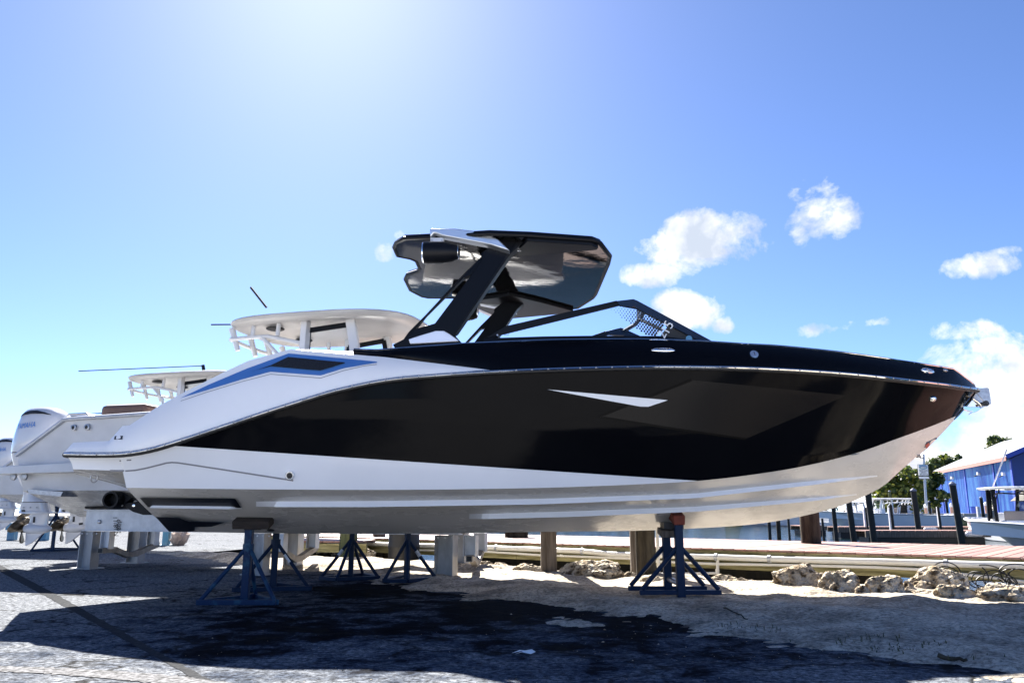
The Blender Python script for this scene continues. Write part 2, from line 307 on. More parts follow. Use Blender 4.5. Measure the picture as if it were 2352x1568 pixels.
# ---------------------------------------------------------------- mesh helpers
class MB:
    def __init__(s): s.v = []; s.f = []
    def add(s, vs, fs):
        n = len(s.v); s.v += [Vector(v) for v in vs]; s.f += [[i + n for i in f] for f in fs]; return s
    def box(s, c, d, rot=None):
        x, y, z = d[0] / 2, d[1] / 2, d[2] / 2; M = rot or Matrix.Identity(3); c = Vector(c)
        P = [c + M @ Vector((a * x, b * y, e * z)) for e in (-1, 1) for b in (-1, 1) for a in (-1, 1)]
        return s.add(P, [(0, 2, 3, 1), (4, 5, 7, 6), (0, 1, 5, 4), (2, 6, 7, 3), (0, 4, 6, 2), (1, 3, 7, 5)])
    def bar(s, a, b, w, h, up=(0, 0, 1)):
        a, b = Vector(a), Vector(b); d = (b - a).normalized(); up = Vector(up)
        if abs(d.dot(up)) > .99: up = Vector((0, 1, 0))
        sd_ = d.cross(up).normalized(); u = sd_.cross(d)
        P = [q + sd_ * (i * w / 2) + u * (j * h / 2) for q in (a, b) for i, j in ((-1, -1), (1, -1), (1, 1), (-1, 1))]
        return s.add(P, [(3, 2, 1, 0), (4, 5, 6, 7), (0, 1, 5, 4), (1, 2, 6, 5), (2, 3, 7, 6), (3, 0, 4, 7)])
    def tube(s, pts, r, n=8):
        pts = [Vector(p) for p in pts]; rs = r if isinstance(r, (list, tuple)) else [r] * len(pts)
        rings = []; prev = None
        for i, p in enumerate(pts):
            d = (pts[min(i + 1, len(pts) - 1)] - pts[max(i - 1, 0)])
            d = d.normalized() if d.length > 1e-9 else Vector((0, 0, 1))
            if prev is None:
                a = Vector((0, 0, 1)) if abs(d.z) < .9 else Vector((1, 0, 0))
                x = d.cross(a).normalized()
            else:
                x = (prev - d * prev.dot(d)); x = x.normalized() if x.length > 1e-6 else d.orthogonal().normalized()
            prev = x; y = d.cross(x)
            rings.append([p + (x * math.cos(2 * math.pi * k / n) + y * math.sin(2 * math.pi * k / n)) * rs[i] for k in range(n)])
        return s.rings(rings)
    def rings(s, rings, cap=True, closed=True):
        n = len(rings[0]); V = [p for g in rings for p in g]; F = []
        for i in range(len(rings) - 1):
            for k in range(n if closed else n - 1):
                F.append((i * n + k, i * n + (k + 1) % n, (i + 1) * n + (k + 1) % n, (i + 1) * n + k))
        if cap and closed:
            F.append(tuple(reversed(range(n)))); F.append(tuple(range((len(rings) - 1) * n, len(rings) * n)))
        return s.add(V, F)
    def lathe(s, o, ax, prof, n=16):
        o, ax = Vector(o), Vector(ax).normalized(); x = ax.orthogonal().normalized(); y = ax.cross(x)
        return s.rings([[o + ax * t + (x * math.cos(2 * math.pi * k / n) + y * math.sin(2 * math.pi * k / n)) * max(r, 1e-4) for k in range(n)] for t, r in prof])
    def prism(s, A, B):
        n = len(A); return s.add(list(A) + list(B), [tuple(range(n)), tuple(reversed(range(n, 2 * n)))] + [(i, i + n, (i + 1) % n + n, (i + 1) % n) for i in range(n)])
    def grid(s, rows):
        n = len(rows[0]); return s.add([p for r in rows for p in r], [(i * n + k, i * n + k + 1, (i + 1) * n + k + 1, (i + 1) * n + k) for i in range(len(rows) - 1) for k in range(n - 1)])
    def build(s, name, mat, parent=None, smooth=True, ang=35, bevel=0, fix=True):
        me = bpy.data.meshes.new(name); me.from_pydata([tuple(v) for v in s.v], [], s.f)
        bm = bmesh.new(); bm.from_mesh(me)
        if fix:
            bmesh.ops.remove_doubles(bm, verts=bm.verts, dist=1e-5); bmesh.ops.recalc_face_normals(bm, faces=bm.faces)
        bm.to_mesh(me); bm.free()
        me.materials.append(MAT[mat])
        if smooth: me.shade_smooth(); me.set_sharp_from_angle(angle=R(ang))
        o = bpy.data.objects.new(name, me); col.objects.link(o)
        if parent: o.parent = parent
        if bevel:
            b = o.modifiers.new('bevel', 'BEVEL'); b.width = bevel; b.segments = 2; b.limit_method = 'ANGLE'; b.angle_limit = R(40)
        return o
def tag(o, label, cat, group=None):
    o['label'] = label; o['category'] = cat
    if group: o['group'] = group
    return o
def kind(o, k): o['kind'] = k; return o
def empty(name, loc=(0, 0, 0), rz=0.0):
    o = bpy.data.objects.new(name, None); col.objects.link(o); o.location = loc; o.rotation_euler = (0, 0, rz); o.empty_display_size = .2; return o
def copy_tree(o, parent=None):
    c = o.copy(); col.objects.link(c); c.parent = parent
    for ch in list(o.children): copy_tree(ch, c)
    return c
def text_mesh(body, size, extrude=0.0):
    cu = bpy.data.curves.new('t', 'FONT'); cu.body = body; cu.size = size; cu.align_x = 'CENTER'; cu.align_y = 'CENTER'; cu.extrude = extrude
    o = bpy.data.objects.new('t', cu); col.objects.link(o)
    me = bpy.data.meshes.new_from_object(o.evaluated_get(bpy.context.evaluated_depsgraph_get()))
    bpy.data.objects.remove(o); bpy.data.curves.remove(cu); return me
def text_on(name, body, size, mat, parent, o, xa, ya, squeeze=1.0, off=.004):
    """flat lettering: origin o, reading direction xa, up ya"""
    me = text_mesh(body, size); xa, ya = Vector(xa).normalized(), Vector(ya).normalized(); n = xa.cross(ya)
    for v in me.vertices: v.co = Vector(o) + xa * v.co.x * squeeze + ya * v.co.y + n * off
    me.materials.clear(); me.materials.append(MAT[mat]); ob = bpy.data.objects.new(name, me); col.objects.link(ob); ob.parent = parent; return ob
def smooth_interp(xs, ys, x):
    """cubic Hermite through the points"""
    n = len(xs)
    i = max(0, min(n - 2, int(np.searchsorted(xs, x)) - 1))
    h = xs[i + 1] - xs[i]
    def slope(k):
        if k == 0: return (ys[1] - ys[0]) / (xs[1] - xs[0])
        if k == n - 1: return (ys[-1] - ys[-2]) / (xs[-1] - xs[-2])
        a = (ys[k] - ys[k - 1]) / (xs[k] - xs[k - 1]); b = (ys[k + 1] - ys[k]) / (xs[k + 1] - xs[k]); return (a + b) / 2
    t = (x - xs[i]) / h; t = max(0, min(1, t))
    m0, m1 = slope(i) * h, slope(i + 1) * h
    return (2 * t ** 3 - 3 * t ** 2 + 1) * ys[i] + (t ** 3 - 2 * t ** 2 + t) * m0 + (-2 * t ** 3 + 3 * t ** 2) * ys[i + 1] + (t ** 3 - t ** 2) * m1
# ---------------------------------------------------------------- the lay of the yard, the shore and the dock
DOCK_Z = 0.34; WATER_Z = -0.38
DA = atz(1051.6, 1240.5, DOCK_Z); DB = atz(2352, 1280, DOCK_Z)
DU = (DB - DA); DU.z = 0; DU.normalize(); DW = Vector((-DU.y, DU.x, 0))
if DW.y < 0: DW = -DW
DO = Vector((DA.x, DA.y, 0))
def pq(p): v = Vector((p[0], p[1], 0)) - DO; return v.dot(DU), v.dot(DW)
def upq(p, q, z): v = DO + DU * p + DW * q; return Vector((v.x, v.y, z))
def on_dock_face(x, y, q=-.04):
    return atplane(x, y, upq(0, q, 0), DW)
# asphalt yard: one sheet up to the shore
BEND = upq(-5.7, -1.5, 0)
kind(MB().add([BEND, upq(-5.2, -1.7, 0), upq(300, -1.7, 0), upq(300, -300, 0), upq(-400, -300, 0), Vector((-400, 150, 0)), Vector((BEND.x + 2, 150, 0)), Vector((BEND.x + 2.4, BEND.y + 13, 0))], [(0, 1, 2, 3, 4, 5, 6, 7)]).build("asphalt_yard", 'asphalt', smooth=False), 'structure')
pm('bounce_ground', (.48, .47, .45), (.60, .59, .57), 1.2, .95, bump=.02, bscale=30, coords='Object')
kind(MB().add([(-60, 3.1, .005), (60, 3.1, .005), (60, -60, .005), (-60, -60, .005)], [(0, 1, 2, 3)]).build('unseen_bounce_lot', 'bounce_ground', smooth=False), 'structure')  # unseen pale ground behind the camera, added to bounce light onto the hull
# sand bank with an uneven edge over the asphalt, falling to the water under the dock
EDGE = [atz(x, y, 0) for x, y in ((250, 1240), (440, 1268), (612, 1300), (821, 1326), (967, 1350), (1180, 1383), (1352, 1409), (1481, 1424), (1654, 1447), (1770, 1472), (1910, 1497), (2090, 1518), (2352, 1542))]
ex = [e.x for e in EDGE]; ey = [e.y for e in EDGE]
ex, ey = zip(*sorted(zip(ex, ey)))
def sand_h(X, Y):
    p, q = pq((X, Y))
    yb = float(np.interp(X, ex, ey)) if X < ex[-1] else ey[-1] - .35 * (X - ex[-1])
    if X < ex[0]: yb = ey[0] - 1.2 * (X - ex[0])
    sdist = Y - yb
    n = noise.noise((X * 1.3, Y * 1.3, 3)) * .05 + noise.noise((X * 4, Y * 4, 7)) * .022 + noise.noise((X * 14, Y * 14, 9)) * .008
    h = max(-.12, min(.06, sdist * .05 if sdist > 0 else sdist * .032)) + n * (1 if sdist > -1.4 else .3) + max(0, 1 - abs(sdist)) * .020 * (noise.noise((X * 3, Y * 5, 2)) + noise.noise((X * 8, Y * 13, 5)))
    if q > -2.6:                      # low windrow of sand, then the bank
        h += .05 * math.exp(-((q + 1.7) / .5) ** 2)
        t = max(0, min(1, (q + 1.35 + noise.noise((X * 1.1, Y * 1.1, 1)) * .25) / .9)); h -= 1.3 * t * t * (3 - 2 * t)
    return h
mb = MB(); step = .055; idx = {}
ys = np.arange(3.2, 24, step); xs = np.arange(-11, 9.5, step)
def vid(i, j):
    k = (i, j)
    if k not in idx:
        X, Y = xs[i], ys[j]; idx[k] = len(mb.v); mb.v.append(Vector((X, Y, sand_h(X, Y))))
    return idx[k]
for i in range(len(xs) - 1):
    for j in range(len(ys) - 1):
        X, Y = xs[i], ys[j]
        p, q = pq((X, Y))
        if q > 0.0 or sand_h(X, Y) < -.035 and q < -1.6: continue
        mb.f.append([vid(i, j), vid(i + 1, j), vid(i + 1, j + 1), vid(i, j + 1)])
kind(mb.build('sand_bank', 'sand', fix=False, ang=80), 'structure')
kind(MB().add([(-600, -300, WATER_Z - 1.0), (900, -300, WATER_Z - 1.0), (900, 1500, WATER_Z - 1.0), (-600, 1500, WATER_Z - 1.0)], [(0, 1, 2, 3)]).build('sea_bed', 'sand', smooth=False), 'structure')
kind(MB().add([upq(-400, -.75, WATER_Z), upq(500, -.75, WATER_Z), upq(900, 1500, WATER_Z), upq(-900, 1500, WATER_Z)], [(0, 1, 2, 3)]).build('water', 'water', smooth=False), 'structure')
# seams and the painted line on the asphalt
def ground_strip(name, mat, left, right, z=.002, rag=.012):
    n = 60; A = []; B = []
    for i in range(n + 1):
        t = i / n
        for lst, src in ((A, left), (B, right)):
            k = t * (len(src) - 1); j = min(int(k), len(src) - 2); f = k - j
            p = src[j].lerp(src[j + 1], f); p.z = z
            p.x += noise.noise((i * .7, len(lst) * .01, hash(name) % 50)) * rag; p.y += noise.noise((i * .9, 4, 2)) * rag
            lst.append(p)
    return kind(MB().grid([A, B]).build(name, mat, smooth=False, fix=False), 'structure')
pm('old_patch', (.022, .024, .028), (.055, .057, .06), 30, .9, spec=.02, coords='Object', bump=.004, bscale=80)
pm('line_paint', (.22, .22, .23), (.07, .07, .07), 30, .9, spec=.02, lo=.40, hi=.60, bump=.004, bscale=70)
G = lambda pts: [atz(x, y, 0) for x, y in zc(0, 1102.5, .3125)(pts)]
ground_strip('asphalt_patch', 'old_patch', G([(-60, 590), (400, 830), (700, 1000), (1200, 1280), (1500, 1440), (1750, 1570)]), G([(-60, 640), (330, 850), (620, 1010), (1090, 1270), (1400, 1440), (1600, 1560)]))
ground_strip('painted_line', 'line_paint', G([(-80, 1365), (300, 1375), (800, 1400), (1300, 1440), (1700, 1490), (1900, 1530)]), G([(-80, 1405), (300, 1420), (700, 1450), (1100, 1490), (1400, 1530), (1500, 1560)]), z=.0035, rag=.03)

# ---------------------------------------------------------------- dock
dock = empty('dock', (DO.x, DO.y, 0)); dock.rotation_euler = (0, 0, math.atan2(DU.y, DU.x))
tag(dock, 'reddish board dock on weathered timber along the water behind the boat', 'dock')
bw, gap, DWID = .136, .011, 3.3
sgn = 1.0
# in the dock's own frame x runs along DU and y along DW (or its opposite)
fy = 1.0 if Vector((-DU.y, DU.x, 0)).dot(DW) > 0 else -1.0
bm_ = MB().box((0, fy * DWID / 2, DOCK_Z - .0125), (bw, DWID, .025))
b0 = bm_.build('board', 'deck_board', dock, bevel=.006)
NB = 118
for i in range(NB):
    o = b0 if i == 0 else b0.copy()
    if i: col.objects.link(o)
    o.parent = dock; o.location = (-5.2 + i * (bw + gap), random.uniform(-.012, .012) * fy, random.uniform(-.0015, .0015)); o.rotation_euler = (0, 0, random.uniform(-.002, .002))
def dk(x, q, z): return (x, fy * q, z)
x0, x1 = -5.3, -5.2 + NB * (bw + gap)
for a, b in ((x0, 1.2), (1.205, 5.6), (5.605, x1)):
    m = MB().box(dk((a + b) / 2, .045, .20), (b - a, .05, .225)); m.build('fascia_plank', 'fascia_wood', dock, bevel=.005)
    MB().box(dk((a + b) / 2, DWID - .08, .2), (b - a, .05, .22)).build('fascia_plank', 'fascia_wood', dock, bevel=.005)
for k in range(9): MB().box(dk(-4.4 + k * 2.0, DWID / 2, .235), (.05, DWID - .25, .15)).build('joist', 'pile_wood', dock)
for k in range(6):
    MB().lathe(dk(-4 + k * 3.1, .9, -1.5), (0, 0, 1), [(0, .11), (1.65, .11)], 10).build('support_pile', 'pile_dark', dock)
pw = pq(on_dock_face(1960, 1345))[0]
MB().box(dk((pw - 1.5) / 2, 1.1, -.5), (pw + 1.5, .08, 1.1)).build('dock_shade_wall', 'pile_dark', dock)  # dark wall added to stand for the shade under the dock
# PVC pipes strapped to the dock edge
def pipe(name, label, pts, r, clamps, drop=None):
    P = [on_dock_face(x, y) for x, y in pts]; base = P[0].copy(); e = empty(name, base)
    a = P[0] + (P[0] - P[1]) * 2.2; Q = [a] + P + [P[-1] + (P[-1] - P[-2]) * .8]
    MB().tube([q - base for q in Q], r, 12).build('pipe', 'pvc', e)
    for c in clamps:
        q = on_dock_face(*c); d = DU
        MB().lathe(q - base - d * .02, d, [(0, r * 1.0), (.002, r * 1.3), (.038, r * 1.3), (.04, r)], 12).build('pipe_clamp', 'cast_aluminium' if r > .03 else 'pvc', e)
    return tag(e, label, 'pipe')
z8 = zc(1408.75, 1163.75, .401); z2p = zc(980, 1163.75, .2865)
pipe('water_pipe', 'thick white plastic pipe clamped along the dock edge', z2p([(250, 318), (900, 340), (1250, 354)]) + z8([(0, 270), (600, 287), (900, 298), (1500, 312), (1900, 324), (2352, 337)]), .036, z8([(895, 297), (1905, 324), (590, 287)]) + z2p([(1250, 354), (560, 327)]))
pipe('conduit_pipe', 'thin white plastic conduit sagging below the thick pipe on the dock', z2p([(250, 352), (460, 356), (900, 385), (1690, 415)]) + z8([(250, 312), (600, 326), (1080, 334), (1500, 345), (1760, 358), (2000, 385), (2200, 408), (2352, 428)]), .017, z8([(1760, 358), (1080, 334)]) + z2p([(1080, 390), (460, 356)]))
pA, pB = on_dock_face(*z8([(597, 290)])[0]), on_dock_face(*z8([(597, 388)])[0])
e = empty('drop_pipe', pB); tag(e, 'short white plastic pipe dropping from the thick pipe to the rocks', 'pipe')
MB().tube([(0, 0, 0), pA - pB], .02, 10).build('pipe', 'pvc', e); MB().lathe((0, 0, .02), (0, 0, 1), [(0, .026), (.05, .026)], 10).build('coupling', 'pvc', e)
MB().tube([(0, 0, .02), (-.95, .35, -.02)], .016, 8).build('branch_pipe', 'pvc', e)

# ---------------------------------------------------------------- shore rocks
def rock(name, x0, x1, yt, yb, label, seed, z0=.03, depth=.75, sub=5):
    b = atz((x0 + x1) / 2, yb, z0); Y = b.y + .10
    w = (at(x1, yb, Y) - at(x0, yb, Y)).length; h = max(.05, (at((x0 + x1) / 2, yt, Y).z - b.z))
    h = min(h, w * 1.0)
    bm = bmesh.new(); bmesh.ops.create_icosphere(bm, subdivisions=sub, radius=1)
    rr = random.Random(seed); ox, oy, oz = rr.uniform(0, 90), rr.uniform(0, 90), rr.uniform(0, 90)
    for v in bm.verts:
        c = v.co.copy(); s = 1 + .33 * noise.noise((c.x * 1.2 + ox, c.y * 1.2 + oy, c.z * 1.2 + oz)) + .18 * noise.noise((c.x * 2.7 + oy, c.y * 2.7 + oz, c.z * 2.7 + ox))
        cell = noise.noise((c.x * 7 + oz, c.y * 7 + ox, c.z * 7)); s += -.10 * max(0, cell) + .05 * noise.noise((c.x * 11, c.y * 11, c.z * 11 + ox)) - .10 * max(0, noise.noise((c.x * 16 + ox, c.y * 16, c.z * 16)))
        c = c * s; v.co = Vector((c.x * w * .56, c.y * w * .5 * depth, max(c.z, -.45) * h * .80))
    me = bpy.data.meshes.new(name); bm.to_mesh(me); bm.free(); me.materials.append(MAT['coral_rock']); me.shade_smooth()
    o = bpy.data.objects.new(name, me); col.objects.link(o); o.location = (b.x, Y, b.z + h * .30); o.rotation_euler = (0, 0, math.atan2(DU.y, DU.x) * .6)
    return tag(o, label, 'rock', 'rocks along the shore')
ROCKS = [(1788, 1898, 1302, 1364, 'broad pitted boulder with two humps beside the dock edge'), (1900, 1986, 1316, 1373, 'rounded dark boulder leaning against the broad two humped rock'),
         (2000, 2086, 1322, 1378, 'steep boulder with a pointed top standing alone over the water gap'), (2112, 2223, 1308, 1366, 'tallest craggy boulder beside the black cables'),
         (2060, 2168, 1358, 1381, 'long low flat rock lying in front of the tallest boulder'), (2171, 2247, 1346, 1390, 'pale smooth topped rock in front of the black cables'),
         (2243, 2287, 1354, 1390, 'small brown rock wedged below the black cables'), (2279, 2410, 1346, 1396, 'large white crusted rock beyond the black cables'),
         (1637, 1695, 1322, 1346, 'small yellowish rock behind the bow stand'), (1685, 1741, 1329, 1353, 'small half buried grey rock beside the yellowish rock'),
         (1299, 1433, 1287, 1333, 'wide domed boulder between the square post and the dark piling'), (1436, 1468, 1315, 1338, 'small stone at the foot of the dark piling'),
         (1178, 1242, 1293, 1320, 'round rough rock left against the square wooden post'), (1126, 1163, 1293, 1310, 'little stone on the sand between the rack leg and square post'),
         (1053, 1095, 1281, 1300, 'sandy rock beside the end leg of the aluminium rack'), (725, 774, 1246, 1270, 'brown rock in front of the small dock between green pilings'),
         (758, 779, 1258, 1278, 'small brown stone against the thick green piling'), (818, 858, 1262, 1282, 'pale rock behind the spare jack stand'),
         (1738, 1792, 1336, 1362, 'half buried rock filling the gap before the broad two humped rock'), (1978, 2010, 1350, 1380, 'small jagged rock between the rounded and steep boulders'), (2080, 2118, 1340, 1376, 'brown upright rock between the steep and the tallest boulder'), (1096, 1132, 1290, 1310, 'low crumbly rock beside the sandy rock by the rack'), (1480, 1530, 1322, 1346, 'flat pale rock behind the bow stand legs')]
for i, (a, b, c, d, l) in enumerate(ROCKS): rock('boulder', a, b, c, d, l, i * 3 + 1)
STL = ['small pale stone in front of the broad two humped rock', 'smaller stone touching the broad two humped rock', 'pebble like stone between the rounded and the steep boulder', 'small stone in front of the square wooden post', 'small stone before the small brown rock under the cables', 'small stone between the bow stand and yellowish rock', 'stone beside the sandy rock near the rack end leg', 'smaller stone touching the sandy rock by the rack leg', 'small stone before the little stone left of the square post']
for i, (x, y, w) in enumerate(((1752, 1366, 26), (1775, 1362, 20), (1990, 1376, 16), (1215, 1325, 22), (2262, 1392, 20), (1545, 1352, 18), (1100, 1312, 26), (1085, 1306, 20), (1150, 1316, 24))):
    rock('stone', x - w / 2, x + w / 2, y - w * .5, y, STL[i], 90 + i, sub=3)
# black cables thrown over the rocks
rr = random.Random(3)
base = on_dock_face(2290, 1340, -.25)
e = empty('cable_coil', base); tag(e, 'tangled loops of black cable hanging over the rocks by the dock', 'cable')
for k, (x, y, rx, ry) in enumerate(((1765, 395, 62, 48), (2090, 430, 55, 52), (2150, 420, 80, 48), (2200, 440, 60, 55), (2170, 470, 75, 50), (2240, 450, 60, 48), (2320, 410, 80, 46), (2130, 470, 90, 40), (2260, 480, 50, 40), (2340, 430, 60, 50))):
    pts = []; tw = rr.uniform(.5, 2)
    cpt = on_dock_face(1408.75 + .401 * x + (60 if x < 1800 else 0), 1163.75 + .401 * y, -.22 - .05 * rr.random()) - base
    for i in range(34):
        a = i / 33 * 2 * math.pi * (1.0 if k % 3 else 1.6) + k
        pts.append(cpt + Vector((DU.x, DU.y, 0)) * math.cos(a) * rx * .401 * .0047 + Vector((0, 0, 1)) * math.sin(a) * ry * .401 * .0047 - DW * (.05 * math.sin(a * tw + k)) + Vector((0, 0, .002 * i)))
    MB().tube(pts, .006, 6).build('cable_loop', 'cable', e)
pts = [on_dock_face(x, y, -.3) - base for x, y in z8([(1640, 395), (1720, 470), (1760, 500), (1770, 430), (1880, 460)])]
# ---------------------------------------------------------------- posts and pilings by the shore
def piling(name, x0, x1, yb, label, mat, ztop, z0=0.0, capped=False, square=False, Y=None, zfoot=-.3, lean=0.0, grp=None):
    b = atz((x0 + x1) / 2, yb, z0) if Y is None else at((x0 + x1) / 2, yb, Y)
    if Y is not None: z0 = b.z
    r = (x1 - x0) / 2 / FD * (b - CAM).length * .98
    e = empty(name, (b.x, b.y, z0))
    m = MB()
    if square: m.box((0, 0, (ztop + zfoot) / 2 - z0 / 2), (2 * r, 2 * r, ztop - zfoot - z0)); m.build('post', mat, e, bevel=.006)
    else:
        rg = []
        for k in range(12):
            t = k / 11; z = zfoot + (ztop - z0 - zfoot) * t
            rg.append([Vector((math.cos(q * math.pi / 9) * r * (1.02 - .04 * t + .025 * noise.noise((q * .6, t * 5, b.x))) + lean * t, math.sin(q * math.pi / 9) * r * (1 + .025 * noise.noise((q * .6, t * 5, b.y))), z)) for q in range(18)])
        m.rings(rg).build('pile', mat, e, ang=60)
    if capped: MB().lathe((lean, 0, ztop - z0), (0, 0, 1), [(-.03, r * 1.12), (0, r * 1.15), (.02, r * 1.1), (r * 1.0, .004)], 16).build('cap', 'pile_cap', e)
    return tag(e, label, 'piling' if not square else 'post', grp)
piling('wooden_post', 1243, 1278, 1327, 'square weathered timber post beside the domed boulder', 'weathered_post', 1.3, square=True)
p = piling('timber_piling', 1463, 1507, 1338, 'thick dark round piling with a white pipe behind the bow stand', 'pile_wood', 1.5)
b = atz(1508, 1330, 0) - Vector(p.location)
MB().tube([b + Vector((.03, .0, -.02)), b + Vector((.03, 0, 1.4))], .02, 10).build('riser_pipe', 'pvc', p)
MB().tube([b + Vector((.03, .0, .02)), b + Vector((.30, .1, .03))], .02, 10).build('elbow_pipe', 'pvc', p)
piling('timber_piling', 779, 818, 1286, 'mossy green round piling behind the spare jack stands', 'pile_green', 1.4)
piling('timber_piling', 683, 706, 1258, 'slim mossy green piling beside the small dock landing', 'pile_green', 1.5)
piling('wooden_post', 857, 882, 1274, 'squat grey timber post behind the dark barrel', 'weathered_post', .75, square=True)
piling('timber_piling', 1843, 1884, 1247, 'stout timber piling rising from the far edge of the dock', 'pile_wood', 1.6, z0=DOCK_Z, zfoot=-1.6)
piling('timber_piling', 1448, 1466, 1262, 'short brown timber post on the dock behind the dark piling', 'weathered_post', 1.2, z0=DOCK_Z, square=True)
piling('timber_piling', 1160, 1212, 1233, 'brown timber block standing on the dock far edge', 'pile_wood', .8, z0=DOCK_Z, square=True)
# dark drum and the little landing
b = atz(921, 1292, 0); e = empty('drum', (b.x, b.y + .3, 0)); tag(e, 'large dark plastic drum standing on the sand behind jack stands', 'drum')
r = 35 / FD * b.y
MB().lathe((0, 0, -.1), (0, 0, 1), [(0, r), (.3, r * 1.0), (.32, r * 1.03), (.36, r * 1.03), (.38, r), (.8, r), (.82, r * 1.03), (.86, r * 1.03), (.88, r), (1.15, r * .98), (1.17, r * .8)], 28).build('drum_body', 'rubber', e)
c = atz(755, 1240, .30); e = empty('landing', (c.x, c.y, 0), math.atan2(DU.y, DU.x) + .5); tag(e, 'small board landing between the green pilings', 'dock')
bd = MB().box((0, 0, .30), (.2, 1.5, .03)).build('board', 'deck_board', e, bevel=.005)
for k in range(9):
    o = bd if k == 0 else bd.copy()
    if k: col.objects.link(o); o.parent = e
    o.location = (-.95 + k * .21, 0, 0)
MB().box((0, -.7, .2), (1.95, .06, .14)).build('fascia_plank', 'fascia_wood', e); MB().box((0, .7, .2), (1.95, .06, .14)).build('fascia_plank', 'fascia_wood', e)
for sx in (-.85, .85):
    for sy in (-.66, .66): MB().box((sx, sy, -.2), (.1, .1, .7)).build('leg', 'pile_wood', e)
# litter, stick, weeds
b = atz(1202, 1503, 0); rr = random.Random(2)
m = MB(); V = [(-.16, .02, .01), (-.05, .07, .045), (.03, .035, .02), (.12, .09, .05), (.17, 0, .03), (.10, -.06, .012), (-.02, -.05, .035), (-.12, -.06, .01), (.02, 0, .05)]
m.add([Vector(v) * .42 for v in V], [(0, 1, 8), (1, 2, 8), (2, 3, 8), (3, 4, 8), (4, 5, 8), (5, 6, 8), (6, 7, 8)])
o = m.build('paper_scrap', 'paper', smooth=False); o.location = (b.x, b.y, .004); tag(o, 'crumpled scrap of white paper lying on the dark asphalt', 'litter')
def stick(name, a, b_, r, label):
    A, B = atz(*a, .03), atz(*b_, .03); n = 8
    P = [A.lerp(B, i / n) + Vector((0, 0, sand_h(*A.lerp(B, i / n)[:2]) + .0 + .012 * noise.noise((i * .9, r, 1)))) for i in range(n + 1)]
    for q in P: q.z = max(q.z - .03, .0) + r
    o = MB().tube([q - P[0] for q in P], [r * (1.1 - .5 * i / n) for i in range(n + 1)], 6).build(name, 'pile_wood'); o.location = P[0]; return tag(o, label, 'stick')
stick('stick', z8([(1860, 843)])[0], z8([(2025, 862)])[0], .014, 'dark broken stick lying on the sand near the weeds')
stick('stick', z8([(635, 605)])[0], z8([(770, 640)])[0], .006, 'thin twig lying on the sand in front of the bow stand')
m = MB(); rr = random.Random(5)
for (x, y, n, h) in ((745, 705, 12, .025), (870, 715, 14, .035), (1100, 775, 9, .02), (1300, 790, 8, .03), (1450, 790, 15, .04), (1570, 820, 14, .02), (1650, 815, 8, .025), (1800, 820, 15, .036), (1690, 830, 18, .022), (1530, 780, 8, .03), (2100, 880, 10, .03), (700, 690, 14, .03)):
    c = atz(*z8([(x, y)])[0], .01)
    for k in range(n):
        q = Vector((c.x + rr.gauss(0, .07), c.y + rr.gauss(0, .05), max(0, sand_h(c.x, c.y)) - .005)); a = rr.uniform(0, 6.28); t = rr.uniform(.2, 1.1); hh = h * rr.uniform(.4, 1.05)
        d = Vector((math.cos(a), math.sin(a), 0)); w = Vector((-d.y, d.x, 0)) * .004
        m.add([q - w, q + w, q + d * hh * t * .5 + Vector((0, 0, hh * .8)) + w * .6, q + d * hh * t * .5 + Vector((0, 0, hh * .8)) - w * .6, q + d * hh * t + Vector((0, 0, hh))], [(0, 1, 2, 3), (3, 2, 4)])
kind(tag(m.build('grass', 'grass_blade', smooth=False, fix=False), 'sparse dry weeds sprouting where the sand meets the asphalt', 'grass'), 'stuff')
m = MB(); rr = random.Random(6)
for k in range(560):
    if k < 200: x, y = rr.uniform(200, 2352), rr.uniform(1390, 1568)
    else: x, y = rr.uniform(1300, 2352), rr.uniform(1370, 1520)
    c = atz(x, y, 0); r = rr.uniform(.0015, .005) * (2.4 if rr.random() < .08 else 1); z = max(0, sand_h(c.x, c.y))
    P = [Vector((c.x + r * a * rr.uniform(.7, 1.3), c.y + r * b * rr.uniform(.7, 1.3), z + r * d * .7 * rr.uniform(.6, 1.2))) for a, b, d in ((1, 0, .2), (-1, 0, .2), (0, 1, .2), (0, -1, .2), (0, 0, 1))]
    m.add(P, [(0, 2, 4), (2, 1, 4), (1, 3, 4), (3, 0, 4)])
kind(tag(m.build('gravel', 'coral_rock', smooth=False, fix=False), 'pale loose gravel chips scattered over asphalt and sand', 'gravel'), 'stuff')
# ================================================================ the black and white boat on stands
z1 = zc(0, 765.6, .2344); z3p = zc(122.5, 980, .2344); z5p = zc(367.5, 765.6, .2344); z6p = zc(857.5, 826.9, .3125); z7p = zc(1531, 826.9, .3125)
z4 = zc(857.5, 490, .2604); z5 = zc(1347.5, 643, .1823); z6 = zc(1715, 765.6, .2734); zt = zc(888, 514.5, .1875); za = zc(2021, 826.9, .1367)
PSI = R(-2.0); BO = Vector((0, 7.95, 0)); RB = Matrix.Rotation(-PSI, 3, 'Z')
boat = empty('wake_boat', BO, PSI)
tag(boat, 'black and white wake boat with folded tower and dark hardtop propped on stands', 'boat')
lcam = RB @ (CAM - BO)
def ldir(x, y): return RB @ raydir(x, y)
def bp(x, y, b):
    """point of the boat that shows at a pixel, at half breadth b (number or function of the station s)"""
    d = ldir(x, y); bb = b(0) if callable(b) else b
    for _ in range(30 if callable(b) else 1):
        p = lcam + d * ((-bb - lcam.y) / d.y)
        if callable(b): bb = .5 * bb + .5 * b(p.x)
    return p
S_BOW = bp(2242, 898, 0).x; S_CH = bp(2197, 954.5, 0).x
